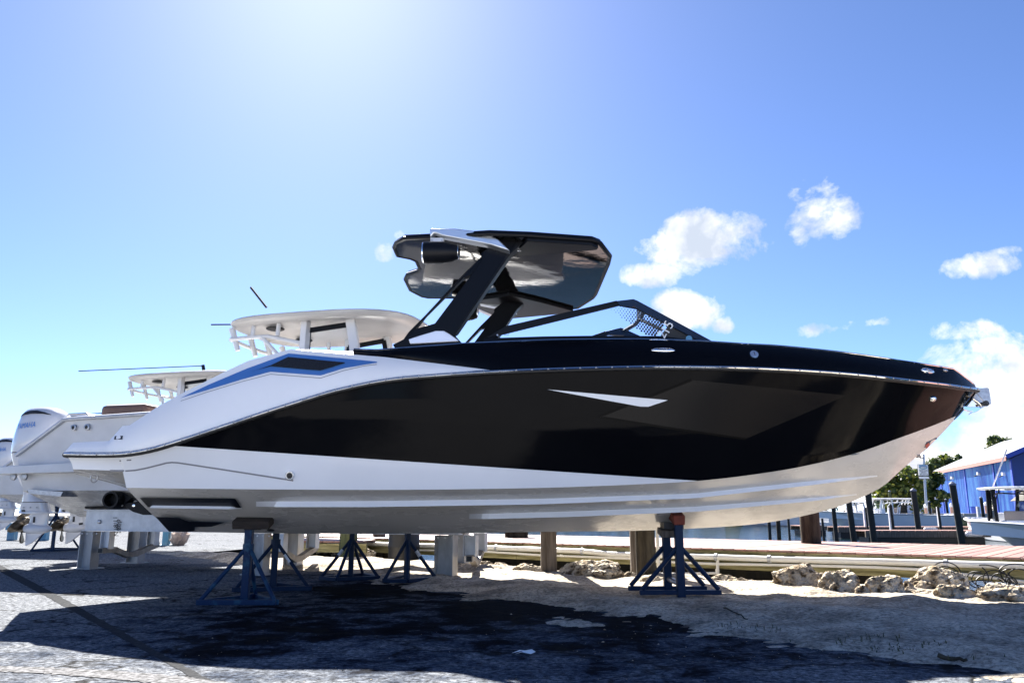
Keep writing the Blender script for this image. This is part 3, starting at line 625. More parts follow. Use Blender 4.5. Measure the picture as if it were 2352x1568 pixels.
def rail_b(s):
    t = max(0, min(1, (s - .6) / (S_BOW - .6))); a = 1.27 * (1 - t ** 2.5) ** .78
    return max(.0, a if s > -2 else a - .05 * ((-2 - s) / 2) ** 2)
def chine_b(s):
    t = max(0, min(1, (s + .2) / (S_CH + .2))); return max(0, 1.10 * (1 - t ** 1.9) ** .85)
RAIL = [(150, 1044), (201.6, 1045), (244, 1045), (279, 1044), (316, 1039.8), (354, 1032), (393.8, 1020.6), (431, 1008.7), (469, 996), (508.6, 983), (548, 970), (602, 952), (641.7, 939), (681.6, 926.6), (722.6, 913.7), (763.6, 901.5), (803.5, 892), (845.7, 882.8), (886.7, 875.8), (929.4, 870.6), (1013.7, 863.8), (1098, 858), (1182.5, 853.8), (1266.9, 850.6), (1351, 848), (1435.6, 846), (1516.9, 845), (1637.5, 846), (1715.6, 847.8), (1790.6, 851), (1862.5, 855), (1946.9, 861.3), (2043.8, 871.3), (2106, 878.4), (2165.6, 885.5), (2215.6, 892.6)]
CHINE = [(290, 1119.5), (430, 1121.5), (673.8, 1123.5), (857.5, 1124.4), (1050, 1123), (1232.5, 1120), (1360, 1116), (1482.5, 1111), (1606, 1103.5), (1718, 1091), (1843.5, 1070.6), (1968.5, 1039.4), (2062, 1006.6), (2140, 978)]
KEEL = [(397, 1220), (620, 1224), (857, 1225), (1050, 1223.5), (1232, 1221), (1482, 1217.5), (1593, 1213), (1750, 1201), (1859, 1181), (1937, 1159), (2000, 1131.6), (2031, 1114), (2062, 1086), (2109, 1045.7), (2128, 1031), (2162, 997)]
def line(px, b, end=None):
    P = [bp(x, y, b) for x, y in px]
    if end is not None: P.append(bp(*end, 0))
    P.sort(key=lambda p: p.x); return [p.x for p in P], [p.z for p in P]
rl = line(RAIL, rail_b, (2242, 898)); cl = line(CHINE, chine_b, (2197, 954.5)); kl = line(KEEL, 0, (2199, 956.5))
RZ = lambda s: smooth_interp(*rl, s)
CZ = lambda s: smooth_interp(*cl, s)
KZ = lambda s: smooth_interp(*kl, s)
def rp(s): return Vector((s, -rail_b(s), RZ(s)))
NT = 84
tts = [1 - (1 - i / NT) ** 1.25 for i in range(NT + 1)]
c0, c1, c2 = bp(168, 1077, lambda s: 1.16), bp(282, 1081, lambda s: 1.14), bp(290, 1119.5, chine_b)
chine = [c0, c0.lerp(c1, .5), c1] + [Vector((s, -chine_b(s), CZ(s))) for s in [c2.x + (S_CH - c2.x) * t for t in tts]]
r0 = bp(152, 1045, rail_b).x
rail = [rp(s) for s in [r0, r0 + (c1.x - r0) * .5, c1.x] + [c2.x + (S_BOW - c2.x) * t for t in tts]]
k0, k1, k2 = bp(183, 1081, 0), bp(322, 1146, .35), bp(397, 1220, 0)
keel = [k0, k0.lerp(Vector((k1.x, 0, k1.z)), .5), Vector((k1.x, 0, k1.z))] + [Vector((s, 0, KZ(s))) for s in [k2.x + (kl[0][-1] - k2.x) * t for t in tts]]
keel[0].z = c0.z + .004
mir = lambda p: Vector((p.x, -p.y, p.z))
def both(rows):
    m = MB(); m.grid(rows); m.grid([[mir(p) for p in r] for r in rows]); return m
# bottom: keel to chine, slightly rounded sections
rows = []
for k in range(9):
    t = k / 8; row = []
    for a, b in zip(keel, chine):
        p = a.lerp(b, t); bul = math.sin(math.pi * t) * .02 * min(1, b.y * -1.2); p.z -= bul * .6; p.y -= bul; row.append(p)
    rows.append(row)
bot = both(rows); hull_bottom = bot.build('hull_bottom', 'shaded_white_bottom', boat, ang=30)
BOT = BVHTree.FromPolygons([tuple(v) for v in bot.v], bot.f)
# side: chine to rail with the pressed crease, split along the edge of the black paint
rows = []
sk = [(-1.6, .88), (-.4, .72), (.6, .56), (1.6, .42), (2.3, .28), (2.9, .10)]
VK = lambda s: float(np.interp(s, [a for a, _ in sk], [b for _, b in sk]))
fr = [0, .2, .4, .6, .8, 1.0]
for k in range(11):
    row = []
    for a, b in zip(chine, rail):
        vk = VK(b.x); v = vk * fr[k] if k < 6 else vk + (1 - vk) * fr[k - 5]
        p = a.lerp(b, v); w = (v / vk if v <= vk else (1 - v) / (1 - vk)); amt = .035 * max(0, min(1, (b.x + 2.2) / 1.2)) * max(0, min(1, (3.4 - b.x) / .8))
        p.y -= amt * w * min(1, -b.y * 2) - math.sin(math.pi * v) * .02 * min(1, -b.y * 3); row.append(p)
    rows.append(row)
bm = bmesh.new(); tmp = MB().grid(rows)
bv = [bm.verts.new(v) for v in tmp.v]
for f in tmp.f:
    try: bm.faces.new([bv[i] for i in f])
    except ValueError: pass
bmesh.ops.remove_doubles(bm, verts=bm.verts, dist=1e-5)
pn = ldir(405, 1024).cross(ldir(1606, 1104)).normalized()
if pn.z < 0: pn = -pn
bmesh.ops.bisect_plane(bm, geom=bm.verts[:] + bm.edges[:] + bm.faces[:], plane_co=lcam, plane_no=pn, dist=1e-5)
SIDE = BVHTree.FromBMesh(bm)
for nm, up, mt in (('hull_side', False, 'white_gelcoat'), ('hull_side', True, 'black_gelcoat')):
    m = MB(); bm.verts.ensure_lookup_table(); bm.verts.index_update()
    for f in bm.faces:
        c = f.calc_center_median()
        if ((c - lcam).dot(pn) > 0) == up:
            P = [v.co.copy() for v in f.verts]; n = len(P); m.add(P, [tuple(range(n))]); m.add([mir(p) for p in P], [tuple(range(n))])
    o = m.build(nm, mt, boat, ang=24); o['label'] = 'glossy black upper side of the hull' if up else 'white lower side of the hull'
bm.free()
def hit(x, y, bvh):
    d = ldir(x, y).normalized(); h = bvh.ray_cast(lcam, d)
    if h[0] is None: return None, None
    n = h[1] if h[1].dot(d) < 0 else -h[1]; return h[0], n
def patch(name, mat, poly, bvh, off=.004, parent=None, stepx=22, stepy=14, mirror=False, label=None):
    bm = bmesh.new(); bm.faces.new([bm.verts.new((x, y, 0)) for x, y in poly])
    X = [p[0] for p in poly]; Y = [p[1] for p in poly]
    for lo, hi, st, nrm in ((min(X), max(X), stepx, (1, 0, 0)), (min(Y), max(Y), stepy, (0, 1, 0))):
        v = lo + st
        while v < hi:
            bmesh.ops.bisect_plane(bm, geom=bm.verts[:] + bm.edges[:] + bm.faces[:], plane_co=(v if nrm[0] else 0, v if nrm[1] else 0, 0), plane_no=nrm); v += st
    bmesh.ops.triangulate(bm, faces=bm.faces)
    m = MB(); ok = {}
    for v in bm.verts:
        p, n = hit(v.co.x, v.co.y, bvh)
        if p is None:
            q = lcam + ldir(v.co.x, v.co.y).normalized() * 7.2; p, n, _, _ = bvh.find_nearest(q); n = n if n.y < 0 else -n
        ok[v.index] = len(m.v); m.v.append(p + n * off)
    bm.verts.index_update()
    m.f = [[v.index for v in f.verts] for f in bm.faces]; bm.free()
    o = m.build(name, mat, parent or boat, fix=False, ang=24)
    if label: o['label'] = label
    return o
# paint graphics
gp = patch('hull_graphic', 'graphite', z6p([(1660, 415), (2340, 145)]) + z7p([(200, 147), (700, 195), (1320, 258), (580, 578), (0, 495)]), SIDE, .003, label='dark grey angular panel painted on the black side')
def band(name, mat, path, w, bvh, off, parent=boat):
    rows = [[], []]
    for x, y in path:
        p, n = hit(x, y, bvh)
        if p is None: continue
        rows[0].append((p + n * off, n)); 
    P = [q for q, _ in rows[0]]; A, B = [], []
    for i, (q, n) in enumerate(rows[0]):
        d = (P[min(i + 1, len(P) - 1)] - P[max(0, i - 1)]).normalized(); s_ = d.cross(n).normalized() * w / 2; A.append(q + s_); B.append(q - s_)
    return MB().grid([A, B]).build(name, mat, parent, fix=False)
def dens(pts, n=12):
    out = []
    for a, b in zip(pts, pts[1:]): out += [(a[0] + (b[0] - a[0]) * i / n, a[1] + (b[1] - a[1]) * i / n) for i in range(n)]
    return out + [pts[-1]]
band('graphic_outline', 'graphic_line', dens(z6p([(2340, 145), (1660, 415)]) + z7p([(0, 495), (580, 578)])), .018, SIDE, .005)
o = patch('hull_graphic', 'sign_white', z6p([(1278, 215), (2165, 293), (2020, 341), (1960, 340)]), SIDE, .006, label='long white arrow shaped blaze on the black side')
pm('groove', (.22, .22, .24), None, rough=.5)
band('side_groove', 'groove', dens(z3p([(195, 417), (500, 425), (720, 430), (800, 424), (900, 405), (1010, 378), (1110, 352), (1160, 347), (1220, 350), (1600, 408), (2352, 525)]), 8), .014, SIDE, .003)
patch('side_vent', 'groove', z3p([(650, 323), (765, 315), (766, 328), (650, 336)]), SIDE, .004)
# spray strakes standing proud of the bottom
def strake(path):
    U, A, Lw = [], [], []
    for i, (x, yu, yl) in enumerate(path):
        pu, nu = hit(x, yu, BOT); pl, nl = hit(x, yl, BOT)
        if pu is None or pl is None: continue
        k = min(1, i / 3, (len(path) - 1 - i) / 6); U.append(pu); Lw.append(pl); A.append(pl.lerp(Vector((pl.x, pu.y - .012, pl.z - .004)), k))
    MB().grid([U, A, Lw]).build('spray_strake', 'white_gelcoat', boat, ang=20); MB().grid([[mir(p) for p in r] for r in (U, A, Lw)]).build('spray_strake', 'white_gelcoat', boat, ang=20)
def ipath(keys, n=60):
    xs_ = [k[0] for k in keys]; return [(x, np.interp(x, xs_, [k[1] for k in keys]), np.interp(x, xs_, [k[2] for k in keys])) for x in np.linspace(xs_[0], xs_[-1], n)]
strake(ipath([(588, 1151, 1163), (857, 1150, 1163), (1232, 1145, 1157), (1592, 1133, 1143), (1843, 1106, 1115), (1950, 1096, 1102), (2015, 1091, 1094)]))
strake(ipath([(1078, 1180, 1191), (1300, 1174, 1185.5), (1592, 1163, 1173.5), (1843, 1144, 1151.5), (1968, 1134, 1136)]))
strake(ipath([(345, 1157, 1165), (450, 1158.5, 1166.5), (556, 1160, 1168)]))
patch('trim_tab', 'black_satin', z3p([(850, 682), (1785, 690), (1845, 780), (930, 772)]), BOT, .012)
patch('keel_fin', 'black_satin', z3p([(1010, 850), (1240, 860), (1300, 885), (1340, 897), (1690, 903), (1560, 945), (1392, 950), (1392, 985), (1330, 998), (1140, 995)]), BOT, .03)
patch('drain_plug', 'rubber', [(622 + 9 * math.cos(a * .5236), 1216 + 3 * math.sin(a * .5236)) for a in range(12)], BOT, .004)
patch('bow_sticker', 'sticker_teal', z7p([(1925, 602), (2017, 548), (1985, 580), (1915, 652), (1930, 622)]), BOT, .004)
patch('bow_sticker', 'sticker_red', z7p([(1897, 624), (1923, 602), (1930, 622), (1910, 650)]), BOT, .005)
# ---- rub rail
rs = [r0 + (S_BOW - r0) * t for t in [1 - (1 - i / 130) ** 1.15 for i in range(131)]]
RR = [rp(s) for s in rs]
def outn(i): d = (RR[min(i + 1, 130)] - RR[max(0, i - 1)]); n = Vector((d.y, -d.x, 0)); return n.normalized() if n.y < 0 or i > 100 else -n.normalized()
m = MB()
for sg in (1, -1):
    T = [p + outn(i) * .012 for i, p in enumerate(RR)]; T = T if sg > 0 else [mir(p) for p in T]; m.tube(T, .024, 10)
T0 = Vector((r0 - .03, 0, RR[0].z)); m.tube([RR[0] + Vector((-.01, 0, 0)), Vector((r0 - .12, -.6, RR[0].z)), Vector((r0 - .15, 0, RR[0].z)), Vector((r0 - .12, .6, RR[0].z)), mir(RR[0]) + Vector((-.01, 0, 0))], .024, 8)
rub = m.build('rub_rail', 'rubber', boat)
m = MB()
for sg in (1, -1):
    T = [p + outn(i) * .030 + Vector((0, 0, .006)) for i, p in enumerate(RR)]; m.tube(T if sg > 0 else [mir(p) for p in T], .0125, 8)
m.build('chrome_strip', 'chrome', rub)
s0 = MB().lathe((0, 0, 0), (0, -1, 0), [(0, .0085), (.004, .0085), (.007, .004)], 8).build('screw', 'steel', rub)
cum = 0; k = 0
for i in range(1, 131):
    cum += (RR[i] - RR[i - 1]).length
    if cum > .128:
        cum = 0; o = s0 if k == 0 else s0.copy()
        if k: col.objects.link(o); o.parent = rub
        k += 1; n = outn(i); o.location = RR[i] + n * .0405 + Vector((0, 0, .006)); o.rotation_euler = (0, 0, math.atan2(n.y, n.x) + math.pi / 2)
# ---- white quarter panel above the rail
T1 = [(150, 1036, .02), (168, 1016, .05), (250.8, 1012, .05), (281, 978, .07), (298, 976, .07), (367.5, 930, .09), (440, 892, .11), (512.8, 855, .13), (571, 828, .15), (667.5, 802, .17), (883, 820, .11), (1000, 834, .06), (1129.6, 850, .012)]
t1 = [bp(x, y, (lambda q: (lambda s: rail_b(s) - q))(i)) for x, y, i in T1]
t1x = [p.x for p in t1]; t1z = [p.z for p in t1]; t1i = [i for _, _, i in T1]
def T1P(s): return Vector((s, -(rail_b(s) - float(np.interp(s, t1x, t1i))), float(np.interp(s, t1x, t1z))))
ss = sorted(set(list(np.linspace(t1x[0], t1x[-1], 70)) + t1x))
rows = []
for k in range(6):
    row = []
    for s in ss:
        a, b = rp(s), T1P(s); p = a.lerp(b, k / 5); hgt = max(0, b.z - a.z); p.y -= math.sin(math.pi * k / 5) * .05 * min(1, hgt / .4); row.append(p)
    rows.append(row)
q = both(rows); quarter = MB().grid(rows).build('quarter_panel', 'white_gelcoat', boat, ang=18); MB().grid([[mir(p) for p in r] for r in rows]).build('quarter_panel', 'white_gelcoat', boat, ang=18)
QP = BVHTree.FromPolygons([tuple(v) for v in q.v], q.f)
s281, s707, s817, s1000 = t1x[3], bp(707, 794, 1.0).x, bp(817, 802, 1.05).x, t1x[11]
def SZ(s): return float(np.interp(s, [t1x[0], t1x[8], s707, s817, s1000, t1x[-1]], [-.03, -.03, .035, .05, .02, 0]))
inn = [Vector((s, T1P(s).y + .14, T1P(s).z + SZ(s))) for s in ss]; top = [T1P(s) for s in ss]; ctr = [Vector((s, 0, p.z - .02)) for s, p in zip(ss, inn)]
m = both([top, inn, ctr]); m.build('aft_deck', 'white_gelcoat', boat, ang=18)
A = [rp(r0), T1P(r0)]; m = MB().add([A[0], A[1], mir(A[1]), mir(A[0])], [(0, 1, 2, 3)])
m.build('platform_end', 'white_gelcoat', boat)
patch('vent_surround', 'blue_silver', z5p([(200, 637), (480, 505), (860, 345), (1260, 200), (1700, 240), (2125, 281), (2130, 290), (1800, 345), (1575, 415), (1085, 378), (800, 455), (450, 562)]), QP, .006, label='blue metallic chevron panel inlaid in the white quarter')
patch('vent_grille', 'vent_mesh', z5p([(795, 408), (940, 368), (1090, 318), (1260, 238), (1500, 262), (1815, 292), (1812, 300), (1575, 368), (1330, 350), (1090, 328), (950, 365)]), QP, .012)
band('panel_lip', 'groove', dens(z5p([(205, 663), (450, 580), (800, 474), (1085, 400), (1575, 438), (1800, 365), (2000, 320), (2125, 305)]), 6), .006, QP, .003)
patch('badge', 'sign_dark', z3p([(606, 92), (684, 88), (679, 124), (598, 127)]), QP, .005)
# ---- black upper side and deck
T2 = [(817, 802), (857.5, 805), (950, 798), (1066, 789.5), (1248, 781.7), (1347.5, 780), (1470, 779.6), (1612, 783.7), (1715, 790.8), (1776, 793.4), (1906, 806), (2065, 828), (2130, 838), (2177, 845.4), (2191, 847.8), (2215, 866), (2236, 883)]
b2 = lambda s: rail_b(s) * .885
t2 = line(T2, b2, (2241.5, 896))
S2 = t2[0][-1]
def T2P(s): return Vector((s, -b2(s), float(np.interp(s, *t2))))
sA = t1x[-1]
lowr, topr = [], []
for s in np.linspace(s817, sA, 24): 
    p = T1P(s); p.y += .03; p.z -= .01; lowr.append(p); topr.append(T2P(s))
for t in tts[1:]: lowr.append(rp(sA + (S_BOW - sA) * t)); topr.append(T2P(sA + (S2 - sA) * t))
rows = []
for k in range(6):
    rows.append([a.lerp(b, k / 5) + Vector((0, -math.sin(math.pi * k / 5) * .03 * min(1, -a.y), 0)) for a, b in zip(lowr, topr)])
u = both(rows); u.build('upper_side', 'black_deck', boat, ang=25)
UP = BVHTree.FromPolygons([tuple(v) for v in u.v], u.f)
e1 = [p + Vector((0, .02 * min(1, -p.y * 3), .008)) for p in topr]; e2 = [Vector((p.x, p.y * .55, p.z + .05)) for p in topr]; e3 = [Vector((p.x, 0, p.z + .08 * min(1, -p.y * 2))) for p in topr]
both([topr, e1, e2, e3]).build('fore_deck', 'black_deck', boat, ang=25)
m = MB()
for sg in (1, -1): m.tube([(p if sg > 0 else mir(p)) + Vector((0, 0, .004)) for p in topr[::2]], .007, 6)
m.build('deck_edge_glint', 'chrome', boat)  # bright tube added for the sun's glint on the rounded deck edge
# ---- fittings
def ellipsoid(m, c, ax, ra, n=12):
    rg = []
    for i in range(9):
        a = math.pi * i / 8; rg.append([c + ax[0] * math.cos(a) * ra[0] + (ax[1] * math.cos(2 * math.pi * k / n) * ra[1] + ax[2] * math.sin(2 * math.pi * k / n) * ra[2]) * max(math.sin(a), .01) for k in range(n)])
    return m.rings(rg)
def fitting(name, x, y, w, h, bvh, mat='chrome', bulge=.02, parent=boat):
    p, n = hit(x, y, bvh)
    if p is None: p, n, _, _ = bvh.find_nearest(lcam + ldir(x, y).normalized() * 8.5); n = n if n.y < 0 else -n
    d = Vector((0, 0, 1)).cross(n).normalized(); d = d if d.x > 0 else -d; up = n.cross(d).normalized(); k = (p - lcam).length / FD; return ellipsoid(MB(), p, (d, up, n), (w / 2 * k, h / 2 * k, bulge)).build(name, mat, parent), p, n, d, up, k
for x, y, w, h in ((1523, 804.5, 54, 13), (2131, 851.5, 40, 13)):
    o, p, n, d, up, k = fitting('cleat', x, y, w, h, UP)
    MB().tube([p + d * (w * .25 * k * t) + n * .026 - up * (h * .3 * k * (1 - t * t)) for t in (-1, -.5, 0, .5, 1)], .004, 6).build('cleat_bar', 'steel', o)
o, p, n, d, up, k = fitting('filler_cap', 1732, 813.5, 19, 19, UP, 'chrome', .006)
m = MB().lathe(p + n * .003, n, [(0, 9.2 * k), (.006, 9.2 * k), (.008, 8 * k)], 20); m.build('cap_disc', 'brushed_silver', o)
MB().bar(p + n * .012 - up * 5 * k, p + n * .012 + up * 5 * k, .004, .004).build('cap_slot', 'rubber', o)
fitting('navigation_light', 2142, 915, 16, 14, SIDE, 'chrome', .03)
o, p, n, d, up, k = fitting('deck_latch', 2179, 845.5, 14, 8, UP, 'steel', .02)
p, n = hit(667, 1091, SIDE); k = (p - lcam).length / FD
m = MB().lathe(p - n * .02, n, [(0, 10.5 * k), (.03, 10.5 * k), (.045, 9 * k), (.045, 6.5 * k), (.01, 6 * k)], 20); oo = m.build('exhaust_outlet', 'chrome', boat)
MB().lathe(p + n * .004, n, [(0, 6.4 * k), (.02, 6.4 * k)], 16).build('outlet_bore', 'rubber', oo)
c = bp(216, 1097, .75); MB().tube([c + Vector((math.cos(a * .4488) * .032, 0, math.sin(a * .4488) * .042)) for a in range(15)], .006, 6).build('tow_ring', 'steel', boat)
# bow: stem guard, roller bracket and anchor
MB().tube([bp(x, y, .0) + Vector((.004, 0, 0)) for x, y in ((2188, 962), (2199, 952), (2218, 930), (2232, 912), (2241, 900))], .016, 8).build('stem_guard', 'chrome', boat)
br = None
for bb in (.07, -.07):
    A = [bp(x, y, 0) + Vector((0, -bb, 0)) for x, y in za([(1560, 505), (1605, 492), (1750, 480), (1770, 496), (1808, 740), (1790, 760), (1690, 722), (1600, 610), (1560, 560)])]
    o = MB().prism(A, [p + Vector((0, .012, 0)) for p in A]).build('anchor_bracket', 'steel', br or boat, bevel=.002); br = br or o
m = MB().lathe(bp(*za([(1720, 740)])[0], 0) + Vector((0, -.07, 0)), (0, 1, 0), [(0, .03), (.05, .02), (.09, .02), (.14, .03)], 12); m.build('roller', 'rubber', br)
A = [bp(x, y, .02) for x, y in za([(1400, 770), (1460, 775), (1520, 785), (1690, 780), (1690, 800), (1800, 755), (1640, 860), (1500, 915), (1560, 860), (1490, 850), (1410, 825)])]
anchor = MB().prism(A, [p + Vector((0, .03, 0)) for p in A]).build('anchor', 'chrome', boat, bevel=.003)
MB().tube([bp(x, y, 0) for x, y in za([(1560, 650), (1640, 700), (1700, 760), (1660, 800)])], .014, 8).build('shank', 'chrome', anchor)
p = bp(2106, 1044, 0); MB().tube([p + Vector((.01 + math.sin(a * .5236) * .03, math.cos(a * .5236) * .022, -.01 - math.sin(a * .5236) * .01)) for a in range(13)], .006, 6).build('bow_eye', 'steel', boat)
# drive gear hanging under the stern
c = bp(*z3p([(612, 715)])[0], .45); k = (c - lcam).length / FD * .2344
gear = MB().lathe(c + Vector((0, .10, 0)), (0, -1, 0), [(0, 78 * k), (.16, 78 * k), (.2, 70 * k), (.2, 55 * k), (.1, 52 * k)], 20).build('wake_gate', 'black_satin', boat)
for hole in (0, 1):
    A = [bp(x, y, .45) for x, y in (z3p([(640, 632), (690, 642), (770, 690), (720, 735), (680, 790), (640, 790), (600, 785)]) if hole == 0 else z3p([(690, 775), (720, 740), (800, 735), (850, 715), (905, 760), (1010, 860), (880, 862), (780, 832)]))]
    MB().prism(A, [p + Vector((0, .12, 0)) for p in A]).build('gate_bracket', 'black_satin', gear, bevel=.004)
A = [bp(x, y, .42) for x, y in z3p([(640, 632), (740, 672), (850, 712), (840, 728), (720, 690), (650, 660)])]; MB().prism(A, [p + Vector((0, .1, 0)) for p in A]).build('gate_arm', 'black_satin', gear)
MB().lathe(bp(*z3p([(791, 770)])[0], .45), (0, -1, 0), [(0, .014), (.01, .014), (.012, .006)], 10).build('gate_bolt', 'chrome', gear)
MB().lathe(bp(*z3p([(678, 770)])[0], .45), (0, -1, 0), [(0, .009), (.01, .009)], 8).build('gate_bolt', 'steel', gear)
# ---- tower
def prismb(name, mat, px, bf, th, parent, bevel=.006, lab=None):
    A = [bp(x, y, bf) for x, y in px]; o = MB().prism(A, [p + Vector((0, th, 0)) for p in A]).build(name, mat, parent, bevel=bevel, ang=25)
    if lab: o['label'] = lab
    return o
MAIN = [(590, 1215), (1035, 625), (1160, 445), (1160, 355), (1380, 190), (1495, 105), (1650, 105), (1745, 155), (1520, 360), (860, 1320), (820, 1345), (940, 1475), (105, 1528), (75, 1475), (205, 1410), (345, 1285), (460, 1250)]
STRUT = [(200, 1416), (270, 1318), (480, 1106), (940, 610), (1165, 390), (1165, 455), (1035, 630), (945, 655), (700, 900), (485, 1115), (345, 1290)]
tower = empty('tower', (0, 0, 0)); tower.parent = boat
prismb('tower_leg', 'tower_black', zt(MAIN), 1.08, .13, tower)
prismb('tower_strut', 'tower_black', zt(STRUT), 1.07, .07, tower)
# bevelled front edge of the leg catching the light
prismb('leg_edge', 'black_satin', zt([(1745, 155), (1520, 360), (860, 1320), (830, 1340), (1490, 355), (1655, 140)]), 1.09, .03, tower)
far = [bp(x, y, 1.08) for x, y in zt(MAIN)]; far = [mir(p) for p in far]
MB().prism(far, [p + Vector((0, -.13, 0)) for p in far]).build('tower_leg', 'tower_black', tower, bevel=.006)
far = [mir(bp(x, y, 1.07)) for x, y in zt(STRUT)]; MB().prism(far, [p + Vector((0, -.07, 0)) for p in far]).build('tower_strut', 'tower_black', tower)
prismb('foot_panel', 'silver_panel', zt([(268, 1410), (420, 1360), (600, 1306), (700, 1306), (770, 1345), (882, 1425), (870, 1434), (288, 1466)]), 1.10, .03, tower)
prismb('silver_arm', 'brushed_silver', zt([(530, 55), (830, 52), (1110, 86), (1255, 132), (1370, 185), (1510, 325), (1280, 255), (680, 142), (600, 112), (575, 112), (535, 160)]), 1.19, .12, tower, .01)
fa = [mir(bp(x, y, 1.19)) for x, y in zt([(530, 55), (1110, 86), (1370, 185), (1510, 325), (1280, 255), (680, 142), (575, 112), (535, 160)])]
MB().prism(fa, [p + Vector((0, -.12, 0)) for p in fa]).build('silver_arm', 'brushed_silver', tower, bevel=.008)
def speaker(sg):
    e = empty('speaker', (0, 0, 0)); e.parent = tower
    a, b = bp(*zt([(448, 352)])[0], 1.12), bp(*zt([(892, 345)])[0], 1.12); k = (a - lcam).length / FD * .1875
    if sg < 0: a, b = mir(a), mir(b)
    L_ = (b - a).length
    MB().lathe(a, b - a, [(0, 110 * k), (.01, 132 * k), (.05, 137 * k), (.06, 134 * k), (L_ * .55, 132 * k), (L_ * .8, 112 * k), (L_ * .96, 84 * k), (L_, 60 * k)], 28).build('speaker_body', 'black_satin', e)
    MB().lathe(a - (b - a).normalized() * .006, b - a, [(0, 116 * k), (.004, 128 * k), (.014, 134 * k)], 28).build('speaker_rim', 'chrome', e)
    MB().lathe(b - (b - a) * .035, b - a, [(0, 88 * k), (.004, 90 * k), (.014, 66 * k)], 20).build('speaker_tail', 'chrome', e)
    A = [bp(x, y, 1.16) for x, y in zt([(535, 165), (696, 167), (696, 217), (537, 217)])]; A = A if sg > 0 else [mir(p) for p in A]
    MB().prism(A, [p + Vector((0, .08 * sg, 0)) for p in A]).build('speaker_bracket', 'cast_aluminium', e, bevel=.003)
    for x in (556, 676):
        p = bp(x * .1875 + 888, 202 * .1875 + 514.5, 1.162); p = p if sg > 0 else mir(p); MB().lathe(p, (0, -sg, 0), [(0, .007), (.006, .007)], 8).build('bracket_bolt', 'steel', e)
speaker(1); speaker(-1)
# ---- hardtop: find the level at which its near and far edges lie evenly about the keel line
def level(near, far_):
    best = None
    for z in np.linspace(2.6, 4.2, 321):
        dn, df = ldir(*near), ldir(*far_); pn_, pf = lcam + dn * ((z - lcam.z) / dn.z), lcam + df * ((z - lcam.z) / df.z)
        e_ = abs(pn_.y + pf.y)
        if best is None or e_ < best[0]: best = (e_, z, (pn_.x + pf.x) / 2, -pn_.y)
    return best
_, za_, sa_, wa_ = level((961.7, 549), (1013.7, 684)); _, zb_, sb_, wb_ = level((1360, 554), (1316, 709))
slope = (zb_ - za_) / (sb_ - sa_)
print('hardtop', za_, sa_, wa_, zb_, sb_, wb_)
PN = Vector((-slope, 0, 1)).normalized(); PP = Vector((sa_, 0, za_))
def roofp(x, y, dz=0.0):
    d = ldir(x, y); P = PP + Vector((0, 0, dz)); return lcam + d * ((P - lcam).dot(PN) / d.dot(PN))
OUT = z4([(182, 308), (200, 270), (275, 232), (500, 222), (1020, 192), (1380, 206), (1930, 246), (2000, 272), (2088, 385), (2072, 455), (1960, 722), (1935, 752), (1800, 838), (1760, 842), (1480, 800), (900, 760), (700, 747), (480, 746), (430, 736), (325, 682), (280, 588), (302, 546), (395, 516), (408, 490), (377, 424), (325, 402), (212, 380)])
B_ = [roofp(x, y) for x, y in OUT]
ht = empty('hardtop', (0, 0, 0)); ht.parent = boat; ht['label'] = 'glossy black hardtop with notched rear edge'
MB().prism(B_, [p + PN * .055 for p in B_]).build('roof_panel', 'black_gloss', ht, bevel=.02, ang=40)
MB().tube([p + PN * .012 for p in B_] + [B_[0] + PN * .012], .020, 8).build('roof_rim', 'black_satin', ht)
def spar(px, t0, t1, name='roof_spar', mt='black_satin'):
    P = [roofp(x, y, -t0) for x, y in px]; return MB().prism(P, [p - PN * (t1 - t0) for p in P]).build(name, mt, ht, bevel=.005)
spar(z4([(1360, 212), (1930, 250), (1985, 275), (1970, 292), (1240, 352), (1225, 345)]), .0, .035)
sp = spar(z4([(870, 792), (900, 745), (1160, 705), (1200, 692), (1490, 762), (1765, 838), (1620, 866), (1215, 905), (1190, 908), (1060, 876)]), .0, .035)
for x, y in ((1057, 822), (1217, 807), (1243, 884)): MB().lathe(roofp(*z4([(x, y)])[0], -.036), -PN, [(0, .014), (.006, .014), (.008, .008)], 10).build('spar_bolt', 'chrome', sp)
MB().lathe(roofp(*z4([(1285, 318)])[0], -.036), -PN, [(0, .022), (.012, .022), (.014, .012)], 12).build('spar_bolt', 'chrome', sp)
spar(z4([(870, 800), (1060, 878), (1190, 908), (1185, 925), (1040, 890), (860, 815)]), -.03, .005, 'roof_edge_trim', 'silver_panel')
# ---- windshield
WB = lambda s: float(np.interp(s, [bp(1114, 776, 1.0).x, bp(1455, 690, .6).x, bp(1612, 784, .5).x], [1.0, .62, .52]))
ws = empty('windshield', (0, 0, 0)); ws.parent = boat
def wpoly(px, off=0.0): return [bp(x, y, lambda s: WB(s) + off) for x, y in px]
def wprism(name, mat, px, th, off=0.0, bevel=.004, twin=True, parent=ws):
    A = wpoly(px, off); o = MB().prism(A, [p + Vector((0, th, 0)) for p in A]).build(name, mat, parent, bevel=bevel)
    if twin:
        A = [mir(p) for p in A]; MB().prism(A, [p + Vector((0, -th, 0)) for p in A]).build(name, mat, parent, bevel=bevel)
    return o
wprism('windshield_frame', 'black_satin', z4([(975, 1106), (1165, 993), (2145, 768), (2185, 806), (1108, 1072)]), .04)
wprism('windshield_pillar', 'blue_paint', z5([(375, 263), (590, 238), (640, 258), (1100, 505), (1595, 775), (1425, 772), (1000, 545), (630, 352), (415, 312)]), .06, .01)
base_px = z4([(975, 1100), (1500, 1083)]) + z5([(0, 700), (950, 703), (1425, 765), (1425, 780), (0, 765)]) + z4([(1500, 1135), (980, 1150)])
